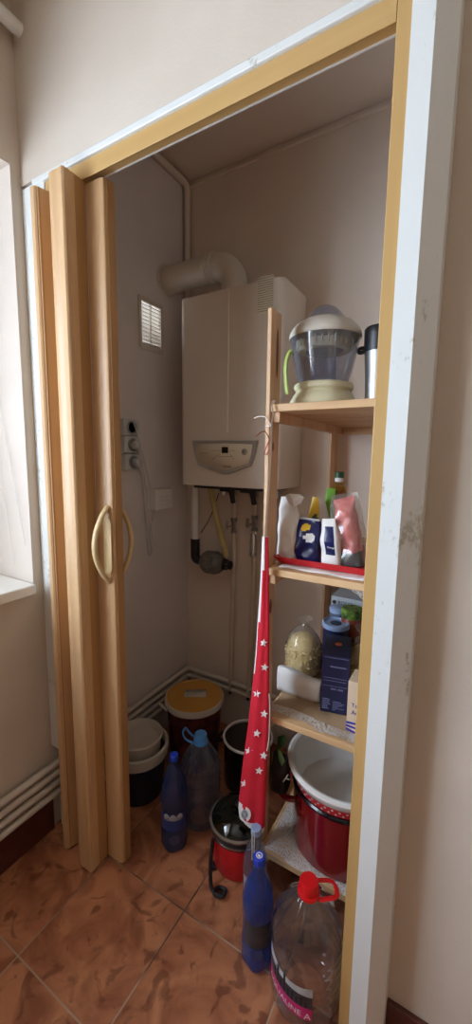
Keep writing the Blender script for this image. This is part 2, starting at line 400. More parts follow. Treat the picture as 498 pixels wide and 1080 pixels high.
# ------------------------------------------------------------------ window in the left wall
w = thing('window_1', 'white window set deep in the left wall', 'window', (XW-.2, (wy0+wy1)/2, wz0)); struct(w)
m = MB(); xf = X0+.03
for a, b, c, d in ((wy0, wy1, wz0, wz0+.05), (wy0, wy1, wz1-.05, wz1), (wy0, wy0+.05, wz0, wz1), (.10, wy1, wz0, wz1), (-.55, -.49, wz0, wz1)):  # wide strip at the recess end is an added panel that blocks daylight
    m.box((xf, a, c), (xf+.05, b, d))
m.build('window_frame_and_blocker', 'white', w, bevel=.004)
box((xf+.02, wy0+.05, wz0+.05), (xf+.026, -.55, wz1-.05)).build('pane', 'pane', w)
box((xf+.02, -.49, wz0+.05), (xf+.026, .10, wz1-.05)).build('pane', 'pane', w)
m = box((X0+.08, wy0-.06, wz0-.020), (XW+.03, wy1-.013, wz0+.015)); m.build('window_sill', 'white', w, bevel=.006)
# thin white cords crossing the recess
for a, b in (((0,437), (27,575)), ((0,500), (14.5,596))):
    p, q = at(*a, 1, wy1-.012), at(*b, 1, wy1-.012)
    o = MB().tube([p+(p-q)*.4, p, q], .0012, 6).build('blind_cord', 'enamel')
    tag(o, 'thin white cord slanting across the window recess, '+('upper of the two' if a[1] < 450 else 'lower of the two'), 'cord')
# rail high on the left wall
q = Vector((XW+.035, YF-.002, 2.488))
o = thing('curtain_rail', 'white rail high on the left wall ending at the front wall', 'rail', (XW+.035, -.5, 2.488))
MB().tube([(q.x, YR+.3, q.z), q], .017, 14).build('rail', 'white', o)
for y in (-1.2, -.2): box((XW, y, q.z-.02), (q.x, y+.03, q.z+.02)).build('bracket', 'white', o, bevel=.003)

# ------------------------------------------------------------------ folding door
d = thing('folding_door', 'pale oak concertina door pushed open to the left of the doorway', 'door', (-1.0, .80, 0))
HT = 2.052
def panel(p, q, w=.009, z0=.008, z1=HT, name='panel', mt='oak'):
    p, q = Vector(p+(0,)), Vector(q+(0,)); t = (q-p).normalized(); n = Vector((-t.y, t.x, 0))*w/2
    m = MB(); m.prism([(p-n).xy, (q-n).xy, (q+n).xy, (p+n).xy], z0, z1)
    return m.build(name, mt, d, bevel=.0025)
lead = MB()
lead.prism([(-.9500,.8030), (-.946,.7995), (-.893,.8005), (-.884,.804), (-.882,.81), (-.882,.838), (-.9500,.838)], .008, HT-.006)
lead = lead.build('leading_panel', ['oak'], d, bevel=.002)
box((-.8815, .812, .008), (-.8790, .837, HT-.006)).build('edge_strip', 'oakd', lead)  # darker oak puts the shade of this right-facing edge into the colour
panel((-.9555,.800), (-.9480,.739), mt='oak')
fb = MB().prism([(-1.008,.7345), (-1.003,.731), (-.985,.7285), (-.982,.730), (-.964,.730), (-.951,.7285), (-.946,.733), (-.946,.740), (-1.008,.740)], .008, HT)
fb.build('fold_strip', 'oak', d, bevel=.001)
panel((-1.0045,.740), (-1.012,.812))
panel((-1.012,.814), (-1.066,.814)); panel((-1.0675,.812), (-1.079,.747))
MB().prism([(-1.101,.744), (-1.097,.740), (-1.083,.740), (-1.078,.744), (-1.078,.748), (-1.101,.748)], .008, HT).build('fold_strip', 'oak', d, bevel=.001)
panel((-1.097,.748), (-1.10,.812)); panel((-1.102,.815), (-1.132,.815))
panel((-.9500,.800), (-.9470,.745), w=.003, name='hinge', mt='oakd'); panel((-1.075,.790), (-1.0795,.748), w=.011, name='hinge', mt='oakd')
for sgn, y0 in ((-1, .8005), (1, .838)):
    pts = [(-.9, y0, 1.185)]
    for k in range(1, 12):
        t = k/12; pts.append((-.9, y0+sgn*.052*math.sin(PI*t)**.8, 1.185-.225*t))
    pts.append((-.9, y0, .960))
    h = MB().tube(pts, lambda t: (.0065, .009), 12, 2, flat=(0, 1, 0)).build('handle', 'tanp', d)
    tag(h, 'tan bow handle')
    b = MB().prism([(-.913, .985), (-.893, .985), (-.886, 1.0), (-.886, 1.14), (-.893, 1.155), (-.913, 1.155), (-.919, 1.14), (-.919, 1.0)], 0, 1, ax=1)
    for v in b.bm.verts: v.co.y = y0+sgn*(.003 if v.co.y > .5 else 0)
    b.build('backplate', 'tanp', h, bevel=.001)

# ------------------------------------------------------------------ pipes
def elbowed(pts, r=.03, n=6):
    "polyline with rounded corners"
    pts = [Vector(p) for p in pts]; out = [pts[0]]
    for a, b, c in zip(pts, pts[1:], pts[2:]):
        u = (a-b).normalized(); v = (c-b).normalized()
        for k in range(n+1):
            t = k/n; p0 = b+u*r; p1 = b+v*r; out.append((1-t)**2*p0+2*t*(1-t)*b+t*t*p1)
    return out+[pts[-1]]
for k, (z, lab) in enumerate(((.255, 'top pipe of the four along the foot of the left wall'), (.219, 'second pipe down of the four low on the left wall'),
                              (.183, 'third pipe down of the four low on the left wall'), (.146, 'lowest pipe of the four just over the skirting'))):
    x = XW+.024
    pts = [(x, YR+.1, z), (x, YB-.03, z), (CXR-.06, YB-.03, z)] if k < 2 else [(x, YR+.1, z), (x, 1.45, z)]
    if k >= 2: pts.append((x, 1.45, .02))
    o = MB().tube(elbowed(pts, .025), .0115, 14).build('heating_pipe', 'pipew')
    tag(o, 'cream painted heating pipe, '+lab, 'pipe', 'heating pipes along the left wall')
# closet ceiling pipe that turns down in the corner
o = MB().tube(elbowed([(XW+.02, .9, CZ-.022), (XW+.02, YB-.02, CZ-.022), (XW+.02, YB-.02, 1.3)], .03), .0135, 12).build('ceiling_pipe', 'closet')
tag(o, 'painted pipe along the closet ceiling dropping down the back corner', 'pipe')
# risers below the boiler
YP = 1.545
def riser(px, top, name, lab, valve, pyb=722):
    a = at(px[0], top, 1, YP); b = at(px[1], pyb, 1, YP)
    t = thing(name, lab, 'pipe', (b.x, YP, .2), 'pipes under the boiler')
    MB().tube([(a.x, YP, 1.235), (a.x, YP, .8), (b.x, YP, .26), (b.x, YP, .2)], .0112, 12).build('pipe', 'pipeb', t)
    m = MB().tube(elbowed([(a.x-.055, YP-.03, 1.19), (a.x, YP-.03, 1.19), (a.x, YP-.01, 1.13)], .02), .012, 12); m.build('hose_bend', 'dark', t)
    m = MB().lathe([(.014,0), (.014,.012), (.011,.014), (.011,.05), (.015,.053), (.015,.07)], (a.x, YP-.002, valve), 8)
    v = m.build('valve', 'gmetal', t)
    MB().box((a.x-.004, YP-.045, valve+.03), (a.x+.004, YP-.01, valve+.037)).box((a.x-.02, YP-.047, valve+.02), (a.x-.005, YP-.042, valve+.06)).build('lever', 'steel', v, bevel=.001)
    MB().lathe([(.012,0), (.012,.016)], (b.x, YP, .2), 8).build('nut', 'steel', t)
    return t, a.x
r1, xa = riser((247.5, 243), 520, 'boiler_pipe', 'beige pipe dropping from the boiler left of its twin', .99)
r2, xb = riser((269.5, 262.5), 520, 'boiler_pipe', 'beige pipe with a silver strainer beside the shelf post', 1.01)
MB().lathe([(.012,0), (.016,.004), (.016,.075), (.013,.08), (.013,.1), (.009,.105)], (xb-.002, YP-.006, .895), 10).build('strainer', 'steel', r2)
o = MB().tube(elbowed([(xb+.07, YP, 1.235), (xb+.07, YP, .21), (xb+.07, YP-.04, .19), (xb+.07, YP-.04, .03)], .02), .0095, 12).build('boiler_pipe', 'pipeb')
tag(o, 'beige pipe half hidden behind the shelf post', 'pipe', 'pipes under the boiler')
# condensate filter with its white drop pipe and hose
f0 = at(206, 578, 1, 1.50)
t = thing('water_filter', 'grey rounded filter body with a black elbow under the boiler', 'filter', (f0.x+.06, 1.5, .95))
pc = at(218, 592, 1, 1.5)
MB().tube([(f0.x, 1.5, 1.22), (f0.x, 1.5, f0.z+.03)], .017, 14).build('drop_pipe', 'white', t)
MB().tube(elbowed([(f0.x, 1.5, f0.z+.045), (f0.x, 1.5, pc.z), (f0.x+.055, 1.5, pc.z)], .022), .0215, 14).build('elbow', 'dark', t)
xs0 = f0.x+.04
prof = [(.018,0), (.03,.004), (.04,.010), (.050,.024), (.054,.036), (.054,.056), (.049,.058), (.049,.066), (.055,.068), (.055,.076), (.050,.078), (.050,.088), (.046,.098), (.030,.116), (.02,.118), (.018,.125), (.02,.127), (.02,.15), (.012,.152)]
MB().lathe(prof, (xs0, 1.5, pc.z), 12, ax=0).build('filter_body', 'gmetal', t)
MB().lathe([(.02,0), (.026,.002), (.026,.014), (.021,.016), (.021,.035)], (xs0+.122, 1.5, pc.z), 8, ax=0).build('union_nut', 'dark', t)
h0, h1, h2 = at(222, 513, 1, 1.5), at(229, 548, 1, 1.5), at(237.5, 580, 1, 1.5)
MB().tube([h0, h1, h2, h2+Vector((.004, 0, -.03))], .0125, 12, 6).build('hose', 'hose', t)
o = MB().tube([at(231,520,1,1.54), at(222,545,1,1.55), at(212,562,1,1.56)], .002, 6, 5).build('cable', 'dark')
tag(o, 'thin dark cable looping under the boiler by the white drop pipe', 'cable')

# ------------------------------------------------------------------ boiler
BX0, BX1, BY, BZ0, BZ1 = -1.072, -.614, 1.352, 1.213, 1.958
b = thing('gas_boiler', 'cream wall-hung gas boiler with a grey-rimmed control panel', 'boiler', ((BX0+BX1)/2, 1.46, BZ0))
m = MB(); r = .028; prof = []
for cx, cy, a0 in ((BX0+r, BY+r, PI), (BX1-r, BY+r, 1.5*PI)):
    for k in range(7): a = a0+k/6*PI/2; prof.append((cx+r*math.cos(a), cy+r*math.sin(a)))
prof += [(BX1, YB-.002), (BX0, YB-.002)]
m.prism(prof, BZ0, BZ1); body = m.build('body', 'boiler', b, bevel=.004)
xc = at(240, 420, 1, BY).x
MB().prism([(xc-.004, BY), (xc-.0015, BY-.003), (xc+.0015, BY-.003), (xc+.004, BY)], at(240,456,1,BY).z, BZ1-.012).build('front_rib', 'boiler', body)
def P(px, py): p = at(px, py, 1, BY-.004); return (p.x, p.z)
outer = [(203.3,464.4), (238,464.2), (272.6,464.4), (270,478), (265.2,491.5), (256,494.5), (246,498.5), (240,500.4), (234,500), (228,497), (219,494.5), (209.4,491.3), (205.5,478)]
inner = [(206.6,468.6), (238,467.6), (267.2,468.6), (265.8,479), (262.6,489), (254.5,491.6), (245,494.4), (240,495.6), (235,495.2), (229,492.8), (220,490.6), (211.6,488.4), (208.6,478)]
m = MB(); a = [m.bm.verts.new((p[0], BY-.001, p[1])) for p in (P(*q) for q in outer)]
a2 = [m.bm.verts.new((p[0], BY-.012, p[1])) for p in (P(240+(q[0]-240)*.98, 480+(q[1]-480)*.96) for q in outer)]
i2 = [m.bm.verts.new((p[0], BY-.010, p[1])) for p in (P(*q) for q in inner)]
n = len(a)
for i in range(n):
    j = (i+1) % n; m.face([a[i], a[j], a2[j], a2[i]]); m.face([a2[i], a2[j], i2[j], i2[i]])
m.face(a)
pan = m.build('control_panel', 'grey_m', b)
m = MB(); m.face([m.bm.verts.new((p[0], BY-.0095, p[1])) for p in (P(*q) for q in inner)]); m.build('panel_face', 'cream', pan, thick=.002)
def prect(x0, y0, x1, y1, dy0, dy1):
    p, q = P(x0, y0), P(x1, y1); return MB().box((p[0], BY-dy0, p[1]), (q[0], BY-dy1, q[1]))
prect(235, 471.5, 241.6, 478, .012, .008).build('display', 'display', pan, bevel=.0006)
p = P(258.8, 476.5)
MB().lathe([(.005,-.018), (.009,-.0175), (.0115,-.013), (.0125,-.012), (.0125,-.008)], (p[0], BY, p[1]), 24, ax=1).build('knob', 'grey_m', pan)
MB().lathe([(.0026,-.0182), (.003,-.016)], (p[0], BY, p[1]), 16, ax=1).build('knob_centre', 'dark', pan)
m = MB()
for x0, y0, x1, y1 in ((224,475,234,475.3), (243.5,475,249,475.3), (225,484.5,232,479.5), (244,479.5,248,484.5), (213,477.8,220,478), (231,481.5,246,481.6)):
    p, q = P(x0, y0), P(x1, y1); m.tube([(p[0], BY-.0112, p[1]), (q[0], BY-.0112, q[1])], .0005, 5)
m.build('panel_print', 'inkd', pan); m = MB(); p = P(240.5, 492.6); m.text('Immergas', .0095, lambda u, v, dd: (p[0]+u, BY-.0110-dd, p[1]+v))
m.build('brand_lettering', 'inkd', pan)
# printed data label, top right of the front
p, q = at(272, 293, 1, BY), at(288, 329, 1, BY)
lab = box((p.x, BY-.0008, q.z), (q.x, BY+.001, p.z)).build('data_label', 'cream', body)
m = MB()
for k in range(15):
    z = p.z-.006-k*(p.z-q.z-.008)/15; x = p.x+.002
    while x < q.x-.004:
        wdt = random.uniform(.002, .007); m.box((x, BY-.0012, z-.0022), (min(x+wdt, q.x-.002), BY-.0007, z)); x += wdt+.0012
m.build('label_print', 'ink', lab)
MB().box((BX0+.05, BY+.03, BZ0-.012), (BX1-.05, YB-.02, BZ0)).build('underside_plate', 'dark', b)
for x in (-.96, xa-.002, xb-.002, -.70): MB().lathe([(.014,-.04), (.017,-.04), (.017,-.02), (.013,-.02), (.013,0)], (x, 1.53, BZ0-.01), 8).build('connection', 'steel', b)
# flue elbow
fz = 2.083; fy = 1.435; fx = -.862; fr_ = .053
t = thing('flue_pipe', 'dusty white flue elbow from the left wall into the boiler top', 'flue', (fx, fy, BZ1))
pts = [(XW, fy, fz), (fx-.09, fy, fz)]
for k in range(1, 11):
    a = k/10*PI/2; pts.append((fx-.09+.09*math.sin(a), fy, fz-.09+.09*math.cos(a)))
pts.append((fx, fy, BZ1-.001))
MB().tube(pts, fr_, 28).build('pipe', 'pipew', t)
for x in (fx-.10, fx-.125): MB().lathe([(fr_+.001,0), (fr_+.005,.004), (fr_+.005,.012), (fr_+.001,.016)], (x, fy, fz), 28, ax=0).build('collar', 'pipew', t)
MB().lathe([(fr_+.012,0), (fr_+.012,.004), (fr_+.001,.006)], (XW, fy, fz), 28, ax=0).build('wall_flange', 'pipew', t)

# ------------------------------------------------------------------ vent grille
v = thing('vent_grille', 'slatted grey vent grille high on the closet side wall', 'vent', (XW, 1.33, 1.77))
m = MB(); y0, y1, z0, z1 = 1.2575, 1.4035, 1.7665, 1.9715
for a, bb, c, dd in ((y0, vy0, z0, z1), (vy1, y1, z0, z1), (vy0, vy1, z0, vz0), (vy0, vy1, vz1, z1)): m.box((XW, a, c), (XW+.007, bb, dd))
m.build('rim', 'tubw', v, bevel=.002)
m = MB(); ns = 11
for k in range(ns):
    z = vz0+(k+.5)*(vz1-vz0)/ns
    m.prism([(XW-.012, z-.0072), (XW+.002, z-.0022), (XW+.002, z+.0006), (XW-.012, z-.0030)], vy0, vy1, ax=1)
m.build('slats', 'tubw', v)
m = MB().box((XV-.164, vy0-.03, vz0-.05), (XV-.160, vy1+.03, vz1+.03)).box((XV-.164, vy0-.034, vz0-.05), (XV, vy0-.03, vz1+.03)).box((XV-.164, vy1+.03, vz0-.05), (XV, vy1+.034, vz1+.03)).box((XV-.164, vy0-.034, vz1+.03), (XV, vy1+.034, vz1+.034))
m.build('daylight_baffle', 'white', v)  # unseen hood added outside the grille to dim the daylight through it
box((XW-.006, 1.3285, vz0), (XW+.003, 1.3315, vz1)).build('mullion', 'tubw', v)

# ------------------------------------------------------------------ sockets, junction box, cables
for k, (zc, lab) in enumerate(((1.443, 'topmost of three grey wall sockets on the closet side wall'), (1.375, 'middle of three grey wall sockets, with a plug in it'), (1.307, 'lowest of three grey wall sockets, with a plug in it'))):
    yc = 1.184+.004*k; s = thing('wall_socket', lab, 'socket', (XW, yc, zc-.032), 'grey sockets on the closet wall')
    box((XW, yc-.043, zc-.0325), (XW+.024, yc+.043, zc+.0325)).build('housing', 'socket', s, bevel=.004)
    MB().lathe([(.025,0), (.027,.004), (.025,.006), (.021,.006), (.020,.001), (.0,.001)], (XW+.023, yc, zc), 28, ax=0).build('socket_ring', 'socketd', s)
    if k:
        MB().lathe([(.019,0), (.019,.018), (.015,.026), (.006,.03), (.0045,.034)], (XW+.026, yc+.004, zc), 20, ax=0).build('plug', 'socket', s)
    else:
        for dy in (-.008, .008): MB().lathe([(.0025,0), (.0025,.001)], (XW+.0235, yc+dy, zc), 10, ax=0).build('contact_hole', 'dark', s)
b = thing('junction_box', 'white junction box low on the closet side wall', 'junction box', (XW, 1.365, 1.098))
box((XW, 1.309, 1.098), (XW+.034, 1.421, 1.188)).build('case', 'white', b, bevel=.005)
for k in range(3): box((XW+.0335, 1.335+k*0, 1.118+k*.018), (XW+.0345, 1.40, 1.1195+k*.018)).build('seam', 'socket', b)
def wallcable(pts, label, name='cable', mt='cable', r=.0028, h=.02):
    q = [at(x, y, 0, XW+(h if i else .05)) for i, (x, y) in enumerate(pts)]
    return tag(MB().tube(q, r, 7, 6).build(name, mt), label, 'cable')
wallcable([(143,466), (149,485), (155,510), (157,532), (161,560), (166,576)], 'white cable hanging from the middle wall socket past the junction box')
wallcable([(143,487), (150,500), (152,530), (155,560), (157,585), (160,580), (158,560), (163,540)], 'looped grey cable running from the lowest socket to the junction box', mt='socket', h=.012)
wallcable([(141,446), (149,470), (158,505), (160,516)], 'thin cable from the topmost socket down to the junction box', h=.015, r=.002)

# ------------------------------------------------------------------ shelving unit
SX0, SX1, SY0, SY1 = -.4605, .004, .95, 1.565
SZ = (1.467, 1.035, .607, .167)
s = thing('shelving_unit', 'open pine shelving unit with four shelves inside the doorway', 'shelf unit', ((SX0+SX1)/2, 1.25, 0))
for x0 in (SX0-.0115, SX1):
    for y0, y1 in ((SY0-.0005, 1.010), (1.484, SY1)):
        m = box((x0, y0, 0), (x0+.0115, y1, 1.702 if y0 < 1.2 else 1.62))
        p = m.build('post', 'pine', s, bevel=.002)
        if x0 < -.3 and y0 < 1.2:
            for z0, hh, ww, yo in ((1.60, .062, .0065, .987), (1.36, .012, .005, .975), (.915, .022, .008, .985), (.70, .010, .005, .97)):
                k = MB().prism([(yo+ww*math.cos(i/16*2*PI), z0+hh*math.sin(i/16*2*PI)) for i in range(16)], x0+.0112, x0+.0119, ax=0)
                k.build('knot', 'knot', p)
for z in SZ:
    m = MB(); y = SY0+.002; ws = (.105, .12, .12, .12, .116)
    for wd in ws: m.box((SX0+.001, y, z-.019), (SX1-.001, y+wd-.004, z)); y += wd+.004
    sh = m.build('shelf', 'pine_x', s, bevel=.002)
    for x0 in (SX0+.001, SX1-.023):
        box((x0+.004, SY0+.012, z-.045), (x0+.022, SY1-.01, z-.0192)).build('shelf_rail', 'pine', sh, bevel=.001)
    box((SX0+.026, SY1-.03, z-.045), (SX1-.026, SY1-.012, z-.0192)).build('back_rail', 'pine_x', sh)

# ------------------------------------------------------------------ top shelf: juicer and thermos
z1 = SZ[0]; jc = at(341, 405, 1, 1.125); jx, jy = jc.x, 1.125
j = thing('citrus_juicer', 'electric citrus juicer with a smoky jug and cream base', 'juicer', (jx, jy, z1))
c = (jx, jy, z1)
MB().lathe([(.088,0), (.094,.004), (.095,.012), (.091,.024), (.080,.042), (.076,.047), (.077,.050), (.082,.054), (.083,.062), (.080,.068), (.066,.072), (.05,.074)], c, 48).build('base', 'ivory', j)
MB().lathe([(.066,.0725), (.070,.080), (.077,.10), (.086,.14), (.0925,.175), (.095,.192), (.096,.194)], c, 48, cap=False).build('jug', 'smoke', j)
MB().lathe([(.034,.074), (.034,.125), (.03,.15), (.052,.158), (.07,.165)], c, 32, cap=False).build('pulp_strainer', 'smoke', j)
m = MB().lathe([(.07,.158), (.074,.168), (.074,.182), (.068,.186)], c, 40)
for k in range(28):
    a = 2*PI*k/28; m.box((jx+.0765*math.cos(a)-.0015, jy+.0765*math.sin(a)-.0015, z1+.166), (jx+.0765*math.cos(a)+.0015, jy+.0765*math.sin(a)+.0015, z1+.186))
m.build('strainer_comb', 'ivory', j)
MB().lathe([(.097,.190), (.099,.194), (.098,.203), (.092,.214), (.078,.228), (.060,.238), (.046,.241)], c, 48, cap=False).build('lid_ring', 'tubw', j)
MB().lathe([(.058,.2395), (.050,.248), (.040,.260), (.030,.270), (.018,.2765), (.008,.279), (.001,.2795)], c, 40, cap=False).build('dome', 'smoke', j)
MB().lathe([(.045,.186), (.040,.205), (.028,.225), (.012,.242), (.001,.248)], c, 24, cap=False, fn=lambda r, h, a: r*(1+.12*math.cos(8*a))).build('reamer_cone', 'ivory', j)
hd = Vector((-.86, -.5, 0)).normalized()
pts = [Vector(c)+hd*q+Vector((0,0,zz)) for q, zz in ((.090,.158), (.099,.152), (.106,.125), (.106,.09), (.103,.062), (.099,.043))]
tag(MB().tube(pts, lambda t: (.006, .010+.003*math.sin(PI*t)), 12, 5).build('handle', 'lime', j), 'lime green handle')
tx = at(400, 400, 1, 1.14).x
th = thing('thermos_mug', 'steel travel mug with a black lid beside the juicer', 'mug', (tx, 1.14, z1)); c = (tx, 1.14, z1)
MB().lathe([(.031,0), (.034,.004), (.034,.02), (.036,.08), (.041,.145)], c, 36).build('body', 'steelm', th)
MB().lathe([(.0425,.143), (.043,.148), (.0435,.185), (.044,.20), (.041,.2045), (.02,.2045)], c, 36).build('lid', 'dark', th)
MB().tube([(tx-.042,1.135,z1+.158), (tx-.053,1.13,z1+.156), (tx-.054,1.13,z1+.146), (tx-.042,1.135,z1+.148)], .005, 8, 3).build('lid_lug', 'dark', th)
# shelf-corner strap and wires
o = MB().tube([at(268,441.5,1,.944), at(272,439.5,1,.942), at(279,439.5,1,.942), at(282,443,1,.943), at(285.5,449,1,.944), at(279,449.5,1,.943)], .0014, 6, 4).build('wire', 'cable')
tag(o, 'short white wire end sticking out left of the shelf post', 'wire')
o = MB().tube([at(285,462,1,.944), at(280.5,473,1,.942), at(279,479,1,.943), at(283,477,1,.942), at(285,466,1,.943), at(279,455,1,.90), at(270,460,1,.86)], .0014, 6, 5).build('wire', 'redwire')
tag(o, 'thin reddish wire twisted round the front shelf post', 'wire')

# ------------------------------------------------------------------ shelf with the red tray
z2 = SZ[1]
o = MB().grid(lambda u, v: (-.435+.40*u, .974+.003*math.sin(9*u)+.08*v, z2+.0015+.0012*math.sin(23*u+5*v)), 24, 4).build('shelf_paper', 'paper', thick=.0008)
tag(o, 'white paper liner under the red tray', 'paper')
# lace mat whose front edge drops through the slats
def lacefn(u, v):
    x = -.345+.30*u
    if v < .6: return (x, 1.0555+.26*(.6-v)/.6, z2+.001)
    t = (v-.6)/.4; dr = .092*min(1, (u*2.2)**.8)*(1-.16*abs(math.sin(u*14)))
    return (x, 1.0545+.003*math.sin(u*30)*t, z2+.001-dr*t-.0)
o = MB().grid(lacefn, 40, 14).build('lace_mat', 'lace'); tag(o, 'white lace mat hanging through under the red tray shelf', 'lace mat')
ty = .995; tl = at(292, 588, 1, ty).x; zr = z2+.024; z0t = z2+.004
t = thing('serving_tray', 'red plastic tray holding the packets on the second shelf', 'tray', (-.24, 1.12, z2))
m = MB()
loop_o = [(tl-.012, ty), (-.06, ty), (-.055, 1.29), (tl-.012, 1.29)]; loop_b = [(tl+.004, ty+.014), (-.075, ty+.014), (-.07, 1.275), (tl+.004, 1.275)]
def ring3(l, z): return [(x, y, z) for x, y in l]
m.rings([ring3(loop_b, z0t), ring3(loop_o, zr), ring3([(x+(.006 if x < -.2 else -.006), y+(.006 if y < 1.1 else -.006)) for x, y in loop_o], zr), ring3([(x+(.004 if x < -.2 else -.004), y+(.003 if y < 1.1 else -.003)) for x, y in loop_b], z0t+.003)])
m.build('tray_body', 'redp', t, bevel=.0015)
zt = z0t+.0034
def pouch(cx, cy, z, w, h, dep, mats, mfn, rot=0, tilt=0, lean=0, top=.12, pinch=1.0, seed=0, nu=20, nv=26, amp=.004, topshift=0, side=.45):
    "soft packet: two bulged skins meeting at the sides, crimped at the top"
    m = MB(); rs = []
    for jv in range(nv+1):
        v = jv/nv; ww = w/2*(1-(1-pinch)*max(0, (v-.6)/.4)); rr = []
        dd = dep/2*min(1, (v/.06+.35))*(1 if v < 1-top-.25 else max(.06, (1-(v-(1-top-.25))/(top+.25))**.8))
        for i in range(2*nu):
            a = 2*PI*i/(2*nu); ca, sa = math.cos(a), math.sin(a)
            x = ww*math.copysign(abs(ca)**.7, ca); y = dd*math.copysign(abs(sa)**side, sa)
            nz = mnoise.noise(Vector((x*28+seed, y*28, v*h*28+seed*1.7)))
            x += amp*nz*.5; y += amp*nz; rr.append((x+topshift*v*v, y, v*h+amp*nz*.4*(v > .05)))
        rs.append(rr)
    mt = Matrix.Translation((cx, cy, z)) @ Matrix.Rotation(rot, 4, 'Z') @ Matrix.Rotation(tilt, 4, 'X') @ Matrix.Rotation(lean, 4, 'Y')
    vs = [[m.bm.verts.new(mt @ Vector(p)) for p in r] for r in rs]
    n = 2*nu
    for jv in range(nv):
        for i in range(n):
            k = (i+1) % n; am = 2*PI*(i+.5)/n; x = math.copysign(abs(math.cos(am))**.7, math.cos(am)); front = math.sin(am) < 0
            m.k = mfn(x, (jv+.5)/nv, front); m.face([vs[jv][i], vs[jv][k], vs[jv+1][k], vs[jv+1][i]])
    m.k = 0; m.face(vs[0][::-1]); m.face(vs[-1])
    return m
def on(px, py, y): p = at(px, py, 1, y); return p.x
# tall white folded bag
YA = 1.05; x = (on(295, 580, YA)+on(314, 580, YA))/2; wA = on(313.5, 580, YA)-on(293.5, 580, YA); hA = at(305, 524, 1, YA).z-zt
m = pouch(x-.002, YA, zt, wA, hA, .05, ['paper'], lambda x, v, f: 0, .25, 0, 0, .3, .8, 3, amp=.009)
o = m.build('paper_bag', 'paper'); tag(o, 'tall white paper bag with folded top beside the shelf post', 'bag')
p = [at(*q, 1, YA-.012) for q in ((301,523), (306,520.8), (316,521.5), (321.5,524.5), (317,531), (311,534), (305,531))]
m = MB(); fr3 = [m.bm.verts.new(v+Vector((0, -.006*(i%2), 0))) for i, v in enumerate(p)]; cc = m.bm.verts.new(at(309,526,1,YA-.026))
for i in range(len(p)): m.face([fr3[i], fr3[(i+1) % len(p)], cc])
m.build('folded_top', 'paper', o, smooth=False, thick=.002)
# dark blue packet
YC = 1.052; x = (on(313, 580, YC)+on(338, 580, YC))/2; wC = on(338.5, 580, YC)-on(312.5, 580, YC); hC = at(325, 546, 1, YC).z-zt
def fC(x, v, f):
    if not f: return 0
    if ((x+.12)/.36)**2+((v-.80)/.08)**2 < 1: return 1
    if ((x-.25)/.42)**2+((v-.58)/.10)**2 < 1: return 2
    if x < -.83 and .25 < v < .5: return 1
    if v > .95: return 3
    return 0
o = pouch(x, YC, zt, wC, hC, .05, 0, fC, 0, 0, 0, .15, .85, 5, nu=28, nv=40, amp=.009).build('snack_packet', ['bluef', 'yellow', 'paper', 'labgrey']); tag(o, 'dark blue foil packet with a yellow badge and white oval in the red tray', 'packet')
# yellow packet behind
YD = 1.12; x = on(338, 545, YD); wD = on(349, 545, YD)-on(326, 545, YD); hD = at(333, 524, 1, YD).z-zt
def fD(x, v, f): return 1 if f and ((x+.2)/.38)**2+((v-.62)/.1)**2 < 1 else (2 if x > .15 and v > .62 else 0)
o = pouch(x, YD, zt, wD, hD, .05, 0, fD, 0, 0, 0, .3, .5, 8, nu=28, nv=40, topshift=-.010).build('spice_packet', ['yellow', 'darkg', 'tubw']); tag(o, 'yellow packet with a green print behind the dark blue packet', 'packet')
# white sachet with blue label
YE = 1.03; x = (on(341, 580, YE)+on(358, 580, YE))/2; wE = on(359, 580, YE)-on(339, 580, YE); hE = at(347, 547, 1, YE).z-zt
def fE(x, v, f): return 1 if f and -.45 < x < .62 and .28 < v < .86 else 0
o = pouch(x+.003, YE, zt, wE, hE, .036, 0, fE, 0, 0, -.05, .2, .62, 11, nu=28, nv=40, topshift=-.008).build('sachet', ['paper', 'bluef']); tag(o, 'white sachet with a dark blue label, front of the red tray', 'sachet')
pt = at(349, 578.5, 1, YE-.021); MB().text('Omega', .0075, lambda u, v, dd: (pt.x+u, YE-.0205-dd, pt.z+v)).build('label_print', 'paper', o)
# red strip packet between
o = pouch(on(346,550,1.10), 1.11, zt, .05, at(343,549,1,1.11).z-zt, .03, 0, lambda x, v, f: 0, 0, 0, 0, .2, .8, 21).build('packet', ['redp']); tag(o, 'small red packet peeping out behind the white sachet', 'packet')
# coral pack in clear film
YG = 1.06; x = (on(360, 585, YG)+on(387, 585, YG))/2; wG = on(384, 570, YG)-on(353, 570, YG); hG = at(368, 523, 1, YG).z-zt
def fG(x, v, f): return 1 if v < .22 else 0
g = thing('meat_pack', 'coral pink roll wrapped in clear film leaning in the red tray', 'packet', (x, YG, zt))
pouch(x, YG, zt, wG*.80, hG*.98, .06, 0, fG, -.1, -.02, -.2, .08, .9, 14, amp=.012, nu=24, nv=30, side=.8).build('roll', ['pink', 'labdark'], g)
pouch(x+.002, YG, zt, wG, hG*1.04, .075, 0, lambda x, v, f: 0, -.1, -.02, -.2, .1, 1.05, 17, amp=.011).build('film_wrap', ['bagf'], g)
